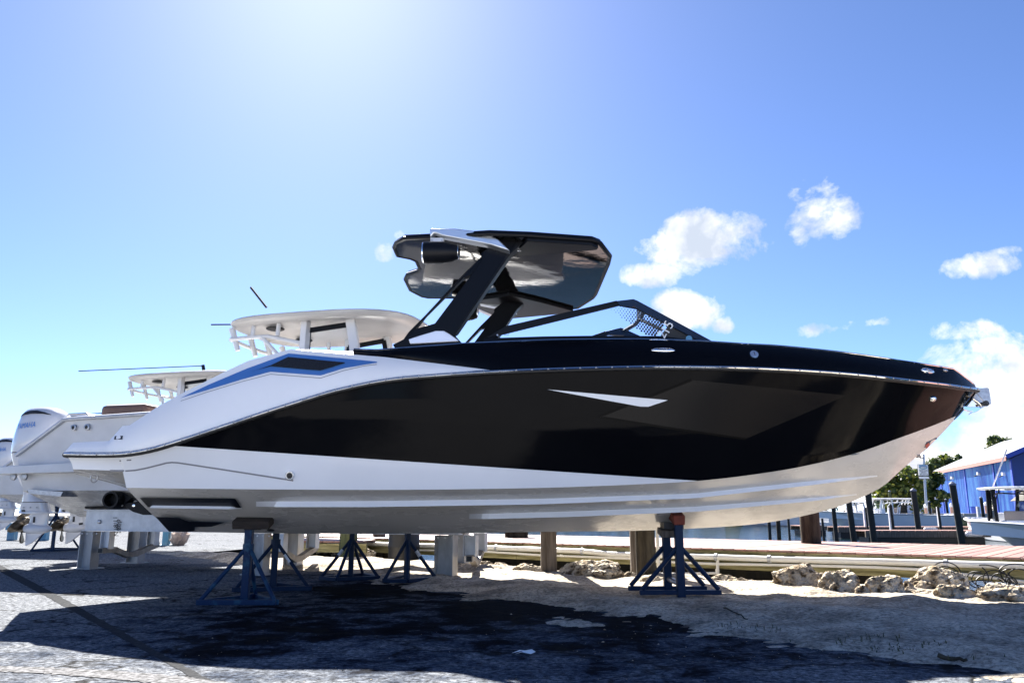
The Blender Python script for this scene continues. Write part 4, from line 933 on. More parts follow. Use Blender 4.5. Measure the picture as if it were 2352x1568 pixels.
wprism('windshield_base', 'black_satin', base_px, .05)
gl = wpoly(z4([(1100, 1075), (2150, 810)]) + z5([(420, 318), (630, 356), (1000, 548), (1400, 765), (900, 702), (0, 702)]) + z4([(1110, 1098)]), -.015)
MB().add([mir(p) for p in gl], [tuple(range(len(gl)))]).build('side_glass', 'clear_glass', ws, smooth=False, fix=False); m = MB().add(gl, [tuple(range(len(gl)))]); glass = m.build('side_glass', 'clear_glass', ws, smooth=False, fix=False)
# printed dot band growing into a solid black corner on the glass
m = MB(); rowd = Vector((.896, .444)); cold = Vector((.82, -.57))
for i in range(-2, 30):
    for j in range(-6, 14):
        x = 292 + i * 37.9 + j * 19 - 37.9 * (j // 2); y = 342 + i * 5.3 + j * 29.6 - 5.3 * (j // 2)
        t = ((x - 300) * .9 + (y - 340) * .45) / 620
        if t < -.02 or t > 1.12: continue
        lim_top = np.interp(x, [290, 420, 630, 1000], [335, 322, 368, 555]); lim_bot = np.interp(x, [290, 620, 780, 1000], [360, 600, 700, 700])
        if y < lim_top or y > min(lim_bot, 702): continue
        r = 3 + 13.5 * max(0, t) ** .9
        P = wpoly(z5([(x + r * math.cos(a * math.pi / 3 + .5), y + r * math.sin(a * math.pi / 3 + .5)) for a in range(6)]), -.011); m.add(P, [tuple(range(6))])
m.build('printed_dots', 'rubber', glass, smooth=False, fix=False)['kind'] = 'stuff'
P = wpoly(z5([(630, 356), (700, 395), (940, 512), (985, 555), (1010, 600), (960, 660), (930, 702), (1160, 732), (1405, 766), (1000, 548)]), -.011); MB().add(P, [tuple(range(len(P)))]).build('black_corner', 'rubber', glass, smooth=False, fix=False)
def wtext(t, x, y, size):
    p = wpoly(z5([(x, y)]), .0)[0]; xa = (wpoly(z5([(x + 35, y - 62)]))[0] - p); ya = wpoly(z5([(x - 62, y - 35)]))[0] - p
    text_on('model_lettering', t, size, 'sign_white', glass, p + Vector((0, -.012, 0)), xa, ya, 1.0, 0)
wtext('15', 1015, 603, .13); wtext('2', 948, 690, .13)
p = wpoly(z5([(1287, 741)]))[0] + Vector((0, -.01, 0)); MB().lathe(p, (0, -1, 0), [(0, .030), (.003, .030)], 20).build('round_sticker', 'sign_blue', glass)
p = wpoly(z4([(1178, 1070)]))[0]; text_on('glass_mark', 'AS1', .03, 'sign_dark', glass, p, (1, 0, 0), (0, 0, 1))
p = wpoly(z4([(1095, 1078)]))[0]; MB().lathe(p, (0, -1, 0), [(0, .008), (.03, .008)], 8).build('glass_bolt', 'steel', ws)
# grab rails inside the windscreen
MB().tube([bp(x, y, .28) for x, y in z5([(655, 362), (648, 470), (670, 492), (960, 632)])], .017, 8).build('grab_rail', 'steel', ws)
A, B = wpoly(z5([(600, 300)]))[0], None; fm = [A, Vector((A.x + .12, A.y * .5, A.z + .02)), Vector((A.x + .15, 0, A.z + .03))]; fm += [mir(p) for p in reversed(fm[:-1])]
MB().tube(fm, .022, 8).build('windshield_header', 'blue_paint', ws)
# ================================================================ stands, rack and the boats behind
def w2b(p): return RB @ (Vector(p) - BO)
def hull_z(X, Y):
    """height of the wake boat's bottom above a point of the yard"""
    q = w2b((X, Y, 0)); h = BOT.ray_cast(Vector((q.x, q.y, -1)), Vector((0, 0, 1))); return h[0].z if h[0] else .8
def jack_stand(px, py, label, top, pad='timber', base=.37, rz=0.0, mat='blue_paint', ztape=True, zg=0.0):
    f = atz(px, py, zg); e = empty('jack_stand', (f.x, f.y, zg), rz)
    MB().box((0, 0, top * .5), (.068, .068, top)).build('post', mat, e, bevel=.006)
    V = [Vector((-base, -base * .62, .02)), Vector((base, -base * .62, .02)), Vector((0, base * .95, .02))]
    hz = min(.46, top * .7)
    for i, v in enumerate(V):
        q = Vector((0, 0, hz)) + Vector((v.x, v.y, 0)).normalized() * .03
        MB().tube([v + Vector((0, 0, .01)), q], .019, 8).build('leg', mat, e)
        if ztape and i == 1: a, b = v.lerp(q, .58), v.lerp(q, .76); MB().tube([a, b], .0205, 8).build('tape', 'reflective_tape', e)
    for i in range(3): MB().bar(V[i] * 1.05, V[(i + 1) % 3] * 1.05, .05, .045).build('base_bar', mat, e, bevel=.004)
    MB().lathe((0, 0, hz - .04), (0, 0, 1), [(0, .05), (.09, .05)], 10).build('collar', mat, e)
    if pad == 'timber':
        o = MB().box((0, 0, 0), (.34, .16, .075)).build('pad', 'timber_block', e, bevel=.008); o.location = (.03, 0, top + .03); o.rotation_euler = (R(18), 0, 0)
        MB().box((.03, 0, top - .02), (.12, .12, .03)).build('pad_plate', 'black_satin', e)
    return tag(e, label, 'jack stand', 'jack stands under and behind the boats'), f
f = atz(562, 1382, 0); h = hull_z(f.x, f.y)
jack_stand(562, 1382, 'blue jack stand with timber pad under the white stern', h - .085, base=.33, mat='blue_paint_worn', ztape=False)
f = atz(627, 1352, 0); h = hull_z(f.x, f.y)
jack_stand(627, 1352, 'dark jack stand with a white taped leg under the far side of the stern', h - .085, base=.36, rz=.25)
def spare(px, py, label, top, base, rz):
    f = atz(px, py, 0.02); e = empty('jack_stand', (f.x, f.y, 0), rz)
    MB().box((0, 0, top * .5), (.06, .06, top)).build('post', 'blue_paint', e, bevel=.005)
    V = [Vector((math.cos(a) * base, math.sin(a) * base, .03)) for a in (R(200), R(250), R(340), R(70))]
    for i, v in enumerate(V):
        q = Vector((0, 0, top - .12)); MB().tube([v, q], .02, 8).build('leg', 'blue_paint', e)
        if i == (0 if rz < .3 else 2): MB().tube([v.lerp(q, .56), v.lerp(q, .7)], .0215, 8).build('tape', 'reflective_tape', e)
    for i in range(4): MB().bar(V[i], V[(i + 1) % 4], .05, .04).build('base_bar', 'blue_paint', e)
    MB().lathe((0, 0, top), (0, 0, 1), [(0, .035), (.05, .05), (.06, .05)], 10).build('cup', 'blue_paint', e)
    return tag(e, label, 'jack stand', 'jack stands under and behind the boats')
spare(805, 1326, 'empty blue pyramid stand in front of the green piling', .60, .36, .1)
spare(934, 1330, 'empty blue pyramid stand in front of the dark drum', .60, .34, .5)
spare(120, 1262, 'dark stand under the outboard motors of the white boat', .85, .5, .9)
# bow stand: two posts tied together, with an orange block
e = empty('bow_stand', atz(1565, 1388, .02)); tag(e, 'blue twin post bow stand with orange pad set in the sand', 'jack stand', 'jack stands under and behind the boats')
O_ = Vector(e.location); O_.z = 0; e.location.z = 0
for x, yf, x0, x1, yb in ((1565, 1379, 1471, 1654, 1384), (1535, 1371, 1447, 1610, 1369)):
    p = atz(x, yf, .02); h = hull_z(p.x, p.y) - .075
    MB().box((p.x - O_.x, p.y - O_.y, h / 2), (.072, .072, h)).build('post', 'blue_paint', e, bevel=.006)
    a, b = atz(x0, yb, .03), atz(x1, yb, .03); a.z = b.z = .07 + max(0, sand_h(p.x, p.y) - .03); a.y = b.y = p.y; a.x = p.x - .37; b.x = p.x + .36
    MB().bar(a - O_, b - O_, .055, .04).build('base_bar', 'blue_paint', e, bevel=.005)
    for q in (a, b):
        t = Vector((p.x, p.y, .50)); MB().tube([q + (t - q) * .06 - O_, t - O_], .021, 8).build('leg', 'blue_paint', e)
    if x == 1565:
        o = MB().box((0, 0, 0), (.105, .24, .085)).build('orange_pad', 'orange_pad', e, bevel=.008); o.location = (p.x - O_.x, p.y - O_.y + .05, h + .015); o.rotation_euler = (R(14), 0, 0)
        near = p
    else:
        o = MB().box((0, 0, 0), (.20, .22, .06)).build('plank', 'weathered_post', e, bevel=.006); o.location = (p.x - O_.x + .02, p.y - O_.y - .1, h - .0); o.rotation_euler = (R(8), 0, 0)
        MB().box((p.x - O_.x + .04, p.y - O_.y - .1, h + .06), (.18, .2, .06)).build('rubber_pad', 'rubber', e)
        MB().tube([Vector((p.x, p.y, .19)) - O_, Vector((near.x, near.y, .16)) - O_], .024, 10).build('tie_tube', 'steel', e)
# ---- aluminium rack carrying the white outboard boat
LEGS_N = [atz(193, 1305, 0), atz(583, 1319, 0), atz(1013, 1331, 0)]
LEGS_F = [atz(303, 1292, 0), atz(664, 1303, 0), atz(1043, 1314, 0)]
RO = LEGS_N[0].copy(); rack = empty('boat_rack', RO); tag(rack, 'aluminium I beam rack with black bunk pad behind the wake boat', 'boat rack')
rd = (LEGS_N[2] - LEGS_N[0]).normalized(); rn = Vector((-rd.y, rd.x, 0)); Zt = .52
def ibeam(a, b, h, fl, mat, name, parent, up=(0, 0, 1), tw=.012):
    a, b = Vector(a), Vector(b); d = (b - a).normalized(); u_ = Vector(up); s_ = d.cross(u_).normalized(); u_ = s_.cross(d); m = MB()
    m.bar(a, b, tw, h - 2 * tw, up); m.bar(a + u_ * (h - tw) / 2, b + u_ * (h - tw) / 2, fl, tw, up); m.bar(a - u_ * (h - tw) / 2, b - u_ * (h - tw) / 2, fl, tw, up)
    return m.build(name, mat, parent, smooth=False)
for row in (LEGS_N, LEGS_F):
    a, b = row[0] - RO - rd * .06, row[2] - RO + rd * .25
    bmn = ibeam(a + Vector((0, 0, Zt + .155)), b + Vector((0, 0, Zt + .155)), .30, .11, 'cast_aluminium', 'beam', rack)
    for p in row:
        q = p - RO; ibeam(q + Vector((0, 0, .0)) + rd * .06, q + Vector((0, 0, Zt)) + rd * .06, .24, .15, 'leg_aluminium', 'leg', rack, up=rd)
        MB().box(q + rd * .06 + Vector((0, 0, .008)), (.36, .26, .016), Matrix.Rotation(math.atan2(rd.y, rd.x), 3, 'Z')).build('foot_plate', 'leg_aluminium', rack)
        ibeam(q + rd * .38 + Vector((0, 0, .28)), q + rd * .38 + Vector((0, 0, Zt)), .16, .1, 'cast_aluminium', 'hanger', rack, up=rd)
        for k in range(5): MB().lathe(q + rd * (-.04 + k * .09) + Vector((0, -.085, Zt - .03)), (0, -1, 0), [(0, .011), (.012, .011)], 6).build('bolt', 'steel', rack)
for i in range(3):
    a, b = LEGS_N[i] - RO, LEGS_F[i] - RO; d = (b - a)
    P = [a + rd * .38 - d * .12, a + rd * .38 + d * .15, a + rd * .38 + d * .42, a + rd * .38 + d * .6, a + rd * .38 + d * 1.1]
    for p, z in zip(P, (.26, .26, .17, .17, .28)): p.z = z
    m = MB()
    for p, q in zip(P, P[1:]): m.bar(p, q + (q - p).normalized() * .03, .075, .075)
    m.build('axle_tube', 'dull_tube', rack)
    MB().box(P[0] - d.normalized() * .002, (.055, .006, .055), Matrix.Rotation(math.atan2(d.y, d.x) - math.pi / 2, 3, 'Z')).build('tube_end', 'rubber', rack)
a = LEGS_N[0] - RO; MB().bar(a + rd * -.05 + Vector((0, .0, Zt + .385)), a + rd * 4.5 + Vector((0, 0, Zt + .385)), .14, .13).build('bunk_pad', 'black_carpet', rack, bevel=.02)
a = LEGS_F[0] - RO; MB().bar(a + rd * -.05 + Vector((0, .0, Zt + .385)), a + rd * 4.5 + Vector((0, 0, Zt + .385)), .14, .13).build('bunk_pad', 'black_carpet', rack, bevel=.02)
face = LEGS_N[0] - RO - rn * .012
def bx(x, y): p = atplane(x, y, LEGS_N[0] - rn * .011, rn); return p - RO
dn = Vector((.18, 0, -1)).normalized()
for t, x, y, s in (('doge', 858, 945, .085), ('11/8TN', 860 - 22 * .99, 940, .075)):
    px, py = zc(0, 1133, .1302)([((2110 if t == 'doge' else 2040), 575)])[0]
    text_on('marker_writing', t, s * 1.5, 'marker_ink', rack, bx(px, py), dn, rd, .8, 0.004)
px, py = zc(0, 1133, .1302)([(1752, 497)])[0]; MB().lathe(bx(px, py) - rn * .002, -rn, [(0, .03), (.01, .03), (.016, .015)], 12).build('bolt', 'steel', rack)
px, py = zc(0, 1133, .1302)([(1425, 545)])[0]; p = bx(px, py); MB().prism([p + rd * a + Vector((0, 0, b)) - rn * .002 for a, b in ((-.04, .02), (.04, .03), (.04, -.0), (-.03, -.01))], [p + rd * a + Vector((0, 0, b)) - rn * .004 for a, b in ((-.04, .02), (.04, .03), (.04, -.0), (-.03, -.01))]).build('marker_writing', 'marker_ink', rack)

# ---- outboard motor, built once: x forward, skeg tip at z = 0
def outboard(parent, loc, sc=1.0, name='outboard_motor'):
    e = empty(name, loc); e.parent = parent; e.scale = (sc, sc, sc)
    U = 1 / 656
    def sec(y, x0, x1, hw, n=20, p=2.6):
        z = (1420 - y) * U; xc = ((x0 + x1) / 2 - 340) * U; hx = (x1 - x0) / 2 * U; out = []
        for k in range(n):
            a = 2 * math.pi * k / n; c, s_ = math.cos(a), math.sin(a)
            out.append(Vector((xc + hx * math.copysign(abs(c) ** (2 / p), c), hw * math.copysign(abs(s_) ** (2 / p), s_), z)))
        return out
    cowl = MB().rings([sec(76, 330, 440, .06), sec(84, 275, 520, .15), (sec(110, 230, 580, .215)), sec(150, 200, 630, .255), sec(210, 178, 670, .28), sec(300, 155, 700, .30), sec(400, 135, 700, .305), sec(480, 127, 660, .295), sec(525, 126, 640, .28)])
    co = cowl.build('cowl', 'cowl_white', e, ang=50); CW = BVHTree.FromPolygons([tuple(v) for v in cowl.v], cowl.f)
    MB().rings([sec(527, 129, 636, .272), sec(534, 130, 630, .272)]).build('seam', 'rubber', e)
    MB().rings([sec(534, 128, 636, .277), sec(580, 138, 590, .255), sec(640, 160, 545, .225), sec(720, 195, 510, .19), sec(800, 240, 480, .15), sec(880, 285, 450, .12), sec(930, 292, 460, .115), sec(970, 285, 500, .115), sec(1000, 278, 550, .115)]).build('midsection', 'cowl_white', e, ang=50)
    MB().rings([sec(1002, 272, 552, .112), sec(1008, 268, 555, .112)]).build('seam', 'rubber', e)
    MB().rings([sec(1008, 262, 556, .112), sec(1060, 250, 575, .10), sec(1092, 240, 600, .085), sec(1098, 228, 690, .11, p=2), sec(1112, 224, 680, .11, p=2), sec(1114, 330, 600, .06, p=2)]).build('gearcase_upper', 'cowl_white', e, ang=45)
    MB().rings([sec(1112, 372, 592, .055, p=2), sec(1180, 374, 590, .05, p=2), sec(1250, 350, 600, .05, p=2)]).build('strut', 'cowl_white', e, ang=50)
    MB().lathe(((338 - 340) * U, 0, (1420 - 1255) * U), (1, 0, 0), [(0, .060), (.06, .078), (.25, .076), (.38, .055), (.45, .02), (.46, .002)], 16).build('torpedo', 'cowl_white', e)
    A = [Vector(((x - 340) * U, .012, (1420 - y) * U)) for x, y in ((345, 1295), (356, 1420), (420, 1395), (510, 1330), (570, 1280))]; MB().prism(A, [Vector((p.x, -.012, p.z)) for p in A]).build('skeg', 'cowl_white', e, bevel=.004)
    pr = MB().lathe((-.16, 0, (1420 - 1262) * U), (1, 0, 0), [(0, .035), (.05, .045), (.155, .052)], 14).build('propeller', 'bronze', e)
    for k in range(3):
        a = k * 2.094 + .5; rd_ = Vector((0, math.cos(a), math.sin(a))); td = Vector((0, -math.sin(a), math.cos(a))); c = Vector((-.085, 0, (1420 - 1262) * U)); G_ = []
        for i, rr_ in enumerate((.03, .09, .15, .19, .205)):
            w = (.05, .09, .10, .07, .02)[i]; tw = (.9, .75, .6, .55, .5)[i]
            G_.append([c + rd_ * rr_ + td * (w * s_ + .03 * (rr_ / .2)) + Vector((-s_ * w * tw, 0, 0)) for s_ in (-1, -.4, .3, 1)])
        m = MB().grid(G_); b_ = m.build('blade', 'bronze', pr); so = b_.modifiers.new('t', 'SOLIDIFY'); so.thickness = .008
    # dark intake under the top shell, lettering, badge
    def onc(x, y, off=.004):
        o = Vector(((x - 340) * U, -2, (1420 - y) * U)); h = CW.ray_cast(o, Vector((0, 1, 0))); return (h[0] + Vector((0, -off, 0))) if h[0] else Vector((o.x, -.25, o.z))
    up_ = [(250, 178), (300, 138), (370, 122), (450, 122), (540, 142), (600, 165)]; lo_ = [(240, 190), (305, 168), (380, 158), (450, 156), (530, 160), (602, 170)]
    up_, lo_ = dens(up_, 6), dens(lo_, 6)
    MB().grid([[onc(a[0] + (b[0] - a[0]) * t, a[1] + (b[1] - a[1]) * t, .012) for a, b in zip(up_, lo_)] for t in (0, .25, .5, .75, 1)]).build('intake', 'rubber', co, fix=False)
    me = text_mesh('YAMAHA', .105)
    for v in me.vertices: v.co = onc(375 + v.co.x / U * .85, 275 - v.co.y / U * 1.15 - v.co.x * 40, .008)
    me.materials.clear(); me.materials.append(MAT['cowl_blue']); o = bpy.data.objects.new('lettering', me); col.objects.link(o); o.parent = co
    for x, y, w, h in ((455, 1170, 20, 55), (338, 1085, 34, 16)):
        MB().box(((x - 340) * U, 0, (1420 - y) * U), (w * U, .118 if y > 1120 else .2, h * U)).build('water_inlet', 'rubber', e)
    for x in (350, 425, 505): MB().lathe(((x - 340) * U, -.108, (1420 - 1055) * U), (0, -1, 0), [(0, .012), (.012, .012)], 6).build('gear_bolt', 'steel', e)
    return e
def ellipse_outline(x0, x1, b, n=36, p=3.2):
    xc, hx = (x0 + x1) / 2, (x1 - x0) / 2; return [Vector((xc + hx * math.copysign(abs(math.cos(2 * math.pi * k / n)) ** (2 / p), math.cos(2 * math.pi * k / n)), b * math.copysign(abs(math.sin(2 * math.pi * k / n)) ** (2 / p), math.sin(2 * math.pi * k / n)), 0)) for k in range(n)]
def console_boat(name, label, loc, rz, L=7.8, B=2.5, zk=.72, zch=1.08, zs=2.05, zb=2.4, cut=True, motors=2, ttop=(2.75, 5.5, 3.5, 1.0), dark=False, rods=True, msc=1.0, mz=None, grp='white centre console boats', hm='boat_white'):
    e = empty(name, loc, rz); tag(e, label, 'boat', grp)
    n = 40; K, C, S_ = [], [], []
    for i in range(n + 1):
        u = i / n; x = u * L
        bs = B / 2 * (1 - u ** 3.4) ** .75; bc = B / 2 * .86 * (1 - u ** 2.2) ** .9
        sh = zs + (zb - zs) * u ** 1.6
        if cut and x < .75: sh -= .47 * (1 - x / .75)
        kz = zk + (zb - .12 - zk) * max(0, (u - .55) / .45) ** 2.6; cz = zch + (zb - .25 - zch) * max(0, (u - .3) / .7) ** 2.4
        K.append(Vector((x * .93 + (L * .0), 0, kz))); C.append(Vector((x * .965, -bc, max(cz, kz)))); S_.append(Vector((x, -bs, sh)))
    rows = [[a.lerp(b, t) for a, b in zip(K, C)] for t in (0, .33, .66, 1)]; rows2 = [[a.lerp(b, t) + Vector((0, .05 * math.sin(t * math.pi) * max(0, a.x / L - .5), 0)) for a, b in zip(C, S_)] for t in (0, .25, .5, .75, 1)]
    both(rows).build('hull_bottom', ('shaded_white_bottom' if hm == 'boat_white' else hm), e, ang=30); both(rows2).build('hull_side', hm, e, ang=30)
    m = MB().add([K[0], C[0], S_[0], mir(S_[0]), mir(C[0])], [(0, 1, 2, 3, 4)]); m.build('transom', hm, e)
    I_ = [Vector((p.x - .02, p.y * .82, p.z + .02)) for p in S_]; D_ = [Vector((p.x - .03, p.y * .80, p.z - .45)) for p in S_]; both([S_, I_, D_, [Vector((p.x, 0, p.z)) for p in D_]]).build('deck', hm, e, ang=25)
    m = MB()
    for sg in (1, -1): m.tube([(p if sg > 0 else mir(p)) + Vector((0, -.015 * sg, -.02)) for p in S_], .028, 8)
    rr_ = m.build('rub_rail', 'cast_aluminium', e)
    mz = zk - .42 if mz is None else mz
    for k in range(motors):
        y = (k - (motors - 1) / 2) * .75; outboard(e, (-.58 * msc, -y, mz), msc)
    if ttop:
        x0, x1, zt_, b = ttop; f = 'black_satin' if dark else hm
        o0 = ellipse_outline(x0, x1, b)
        def sc_(k, z): c = Vector(((x0 + x1) / 2, 0, 0)); return [c + (p - c) * k + Vector((0, 0, z)) for p in o0]
        tt = MB().rings([sc_(.72, zt_ + .0), sc_(.80, zt_ - .035), sc_(.93, zt_ - .03), sc_(.985, zt_ + .0), sc_(1, zt_ + .035), sc_(.995, zt_ + .05), sc_(.93, zt_ + .066), sc_(.6, zt_ + .075)]).build('hardtop', 'hardtop_shaded_white' if hm == 'boat_white' else hm, e, ang=40)
        zd = zs - .1; xm = x0 + (x1 - x0) * .55
        for sg in (1, -1):
            MB().bar((xm - .28, sg * .62, zd - .4), (xm - .22, sg * .66, zt_), .09, .13).build('roof_post', f, e, bevel=.01)
            MB().bar((xm + .75, sg * .55, zd - .4), (xm + .42, sg * .6, zt_), .09, .13).build('roof_post', f, e, bevel=.01)
            MB().tube([(x0 + .18, sg * .7, zt_ - .20), (x0 + .6, sg * .74, zt_ - .20), (xm - .75, sg * .74, zt_ - .2), (xm - .3, sg * .66, zt_ - .3)], .028, 8).build('roof_rail', f, e)
            MB().tube([(xm - .85, sg * .74, zt_ - .2), (xm - .6, sg * .72, zt_ - .45), (xm - .5, sg * .70, zt_ - 1.1), (xm - .5, sg * .7, zd - .4)], .028, 8).build('roof_brace', f, e)
            for xx in (x0 + .55, xm - .6): MB().tube([(xx, sg * .74, zt_ - .2), (xx, sg * .72, zt_ + .0)], .03, 8).build('roof_bracket', f, e)
            A = [Vector(p) for p in ((xm - .2, sg * .60, zt_ - .12), (xm + .40, sg * .56, zt_ - .06), (xm + .70, sg * .52, zt_ - 1.2), (xm - .22, sg * .58, zt_ - 1.2))]
            for p, q in zip(A, A[1:] + A[:1]): MB().bar(p, q, .03, .07).build('screen_frame', 'black_satin', e)
            MB().add(A, [(0, 1, 2, 3)]).build('screen_glass', 'clear_glass', e, smooth=False)
        MB().tube([(x0 + .18, y, zt_ - .20 - .03 * math.cos(y * 2)) for y in (-.7, -.35, 0, .35, .7)], .028, 8).build('roof_rail', f, e)
        if rods:
            for y in (-.66, -.22, .22, .66): MB().tube([(x0 + .16, y, zt_ - .04), (x0 + .28, y, zt_ - .36)], [.045, .035], 10).build('rod_holder', f if not dark else 'steel', e)
        for y in (-.5, .3): ellipsoid(MB(), Vector((x0 + .75, y, zt_ - .04)), (Vector((1, 0, 0)), Vector((0, 1, 0)), Vector((0, 0, 1))), (.13, .13, .03)).build('roof_speaker', 'black_satin', e)
        # console and leaning post
        o = MB().box((xm + .55, 0, zd + .05), (.8, .9, 1.0)).build('console', hm, e, bevel=.06)
        o = MB().box((xm - .55, 0, zd - .1), (.5, 1.0, .7)).build('leaning_post', hm, e, bevel=.05)
        MB().box((xm - .68, 0, zd + .42), (.12, 1.0, .4)).build('seat_back', 'tan_seat', e, bevel=.04)
    return e
# the boat on the aluminium rack
O2 = at(66, 1100, 12.35) + Vector((.84, 0, 0)); rzb = R(-15)
b2_ = console_boat('outboard_boat', 'white outboard boat with white hardtop on the aluminium rack', (O2.x, O2.y, 0), rzb, L=7.4, ttop=(2.70, 5.5, 3.36, 1.0))
def part_at(m, name, mat, parent=b2_, **k): return m.build(name, mat, parent, **k)
# swim step, outlets, cushions and cleat of that boat
A = [Vector(p) for p in ((-.42, -1.34, 1.30), (-.34, -1.34, 1.40), (1.6, -1.34, 1.46), (1.6, -1.34, 1.32))]
part_at(MB().prism(A, [Vector((p.x, -.9, p.z)) for p in A]), 'swim_step', 'boat_white', bevel=.01)
for x in (.90, 1.12): part_at(MB().lathe((x, -1.245, 1.92), (0, -1, 0), [(0, .045), (.012, .045), (.015, .026), (.004, .024)], 14), 'rod_outlet', 'steel'); part_at(MB().lathe((x, -1.252, 1.92), (0, -1, 0), [(0, .026), (.004, .026)], 12), 'outlet_bore', 'rubber')
for x in (-.05, .14): part_at(MB().lathe((x, -1.20, 1.27), (0, -1, 0), [(0, .05), (.03, .05), (.035, .03)], 14), 'drain_outlet', 'steel')
part_at(MB().box((1.45, -.75, 2.12), (.75, .5, .28)), 'seat_cover', 'brown_vinyl', bevel=.06)
part_at(MB().tube([(.62, -1.1, 2.09), (.66, -1.1, 2.13), (.95, -1.1, 2.13), (1.0, -1.1, 2.09)], .014, 6), 'grab_handle', 'steel')
A = [Vector(p) for p in ((.15, -1.15, 1.10), (.75, -1.15, 1.06), (.72, -1.15, 1.0), (.18, -1.15, 1.04))]; part_at(MB().prism(A, [Vector((p.x, -.85, p.z)) for p in A]), 'trim_tab', 'steel')
# whip aerial and side pole
p = at(612, 706, 11.0) - Vector(b2_.location); p = Matrix.Rotation(-rzb, 3, 'Z') @ p; q = Matrix.Rotation(-rzb, 3, 'Z') @ (at(576, 660, 11.1) - Vector(b2_.location)); part_at(MB().tube([p, q], .016, 6), 'aerial', 'rubber')
p = Matrix.Rotation(-rzb, 3, 'Z') @ (at(552, 745, 12.6) - Vector(b2_.location)); q = Matrix.Rotation(-rzb, 3, 'Z') @ (at(485, 745.5, 12.6) - Vector(b2_.location)); part_at(MB().tube([p, q], .012, 6), 'aerial', 'rubber')
# the boat farther back
O3 = at(14, 1110, 18.2) + Vector((.75, 0, 0))
b3_ = console_boat('outboard_boat', 'second white outboard boat behind, with long outrigger pole on its hardtop', (O3.x, O3.y, 0), R(-15), L=7.8, zk=.8, zch=1.15, zs=2.0, zb=2.4, ttop=(2.55, 5.6, 3.55, 1.05))
rz3 = Matrix.Rotation(R(15), 3, 'Z')
for (x0, y0, Y0, x1, y1, Y1, r) in ((464, 840, 16.6, 180, 852, 15.5, .010), (466, 838, 16.6, 468, 850, 16.6, .035), (180, 951, 17.0, 345, 944, 17.0, .012)):
    MB().tube([rz3 @ (at(x0, y0, Y0) - Vector(b3_.location)), rz3 @ (at(x1, y1, Y1) - Vector(b3_.location))], r, 6).build('outrigger', 'black_satin', b3_)
# pale blue rack and other things far back in the yard
def blue_rack(x0, x1, yb, yt, label):
    a, b = atz(x0, yb, 0), atz(x1, yb, 0); b.y = a.y - .3; e = empty('steel_rack', a); tag(e, label, 'boat rack')
    zt_ = at(x0, yt, a.y).z
    MB().bar((-.1, 0, zt_ - .1), (b.x - a.x + .1, b.y - a.y, zt_ - .1), .2, .2).build('beam', 'light_blue_steel', e, bevel=.01)
    for t in (.05, .95): MB().bar((t * (b.x - a.x), t * (b.y - a.y), 0), (t * (b.x - a.x), t * (b.y - a.y), zt_ - .2), .2, .2).build('leg', 'light_blue_steel', e, bevel=.01)
blue_rack(23, 118, 1240, 1200, 'pale blue painted steel rack behind the outboard propellers')
b = atz(381, 1252, 0); e = empty('steel_post', b); tag(e, 'pale blue painted steel post standing beyond the aluminium rack', 'post'); MB().box((0, 0, .4), (.15, .15, .8)).build('post', 'light_blue_steel', e, bevel=.01); MB().box((0, 0, .01), (.3, .3, .02)).build('foot_plate', 'light_blue_steel', e)
b = atz(411, 1250, .02); bm = bmesh.new(); bmesh.ops.create_icosphere(bm, subdivisions=3, radius=1)
for v in bm.verts: c = v.co; s = 1 + .35 * noise.noise(c * 2.3); v.co = Vector((c.x * .2 * s, c.y * .2 * s, (c.z + .7) * .22 * s))
me = bpy.data.meshes.new('canvas_bundle'); bm.to_mesh(me); bm.free(); me.materials.append(MAT['canvas']); o = bpy.data.objects.new('canvas_bundle', me); col.objects.link(o); o.location = b; tag(o, 'crumpled brown canvas bundle on the sand by the pale blue post', 'canvas')
# ================================================================ the marina across the water
QZ = .45; QY = 69.0
kind(MB().box((60, 380 + QY / 1.0, QZ - 1.2), (900, 760, 2.4)).build('quay_ground', 'concrete', smooth=False), 'structure')
# quay edge built of cap blocks
e = empty('quay_wall', (30, QY, 0)); tag(e, 'pale concrete quay edge across the water in front of the blue shed', 'wall')
cb = MB().box((0, 0, QZ + .02), (2.36, .5, .34)).build('cap_block', 'concrete', e, bevel=.03)
for k in range(26):
    o = cb if k == 0 else cb.copy()
    if k: col.objects.link(o); o.parent = e
    o.location = (-10 + k * 2.4, -.15, random.uniform(-.01, .01))
MB().box((20, .1, -.4), (64, .3, 1.2)).build('wall_face', 'fascia_wood', e)
# ---- blue shed
shed = empty('blue_shed', (0, 0, 0)); tag(shed, 'blue corrugated metal shed with grey roof and reddish eaves', 'building')
EH = 5.6; cL = at(2147, 1086, (EH - .8) / .0468); cR = at(2321, 1051, (EH - .8) / .0655)
wl = Vector((cR.x - cL.x, cR.y - cL.y, 0)); WL = wl.length; wl.normalize(); wi = Vector((-wl.y, wl.x, 0))
if wi.x < 0: wi = -wi
S0 = Vector((cL.x, cL.y, 0))
shed.location = S0
def sp_(a, b, z): v = wl * a + wi * b; return Vector((v.x, v.y, z))
m = MB(); nr = 96; top, bot_ = [], []
for i in range(nr * 4 + 1):
    a = WL * i / (nr * 4); d = (0, 0, .05, .05)[i % 4]; top.append(sp_(a, .05 - d, EH - .1)); bot_.append(sp_(a, .05 - d, QZ))
m.grid([bot_, top]); m.build('wall', 'barn_blue', shed, smooth=False, fix=False)
GW, RHh = 16.0, 3.6
kk = [sp_(WL, 0.02, QZ), sp_(WL, GW, QZ), sp_(WL, GW, EH), sp_(WL, GW / 2, EH + RHh - .1), sp_(WL, 0.02, EH - .1)]
MB().add(kk, [(0, 1, 2, 3, 4)]).build('gable_wall', 'shaded_blue_wall', shed, smooth=False)
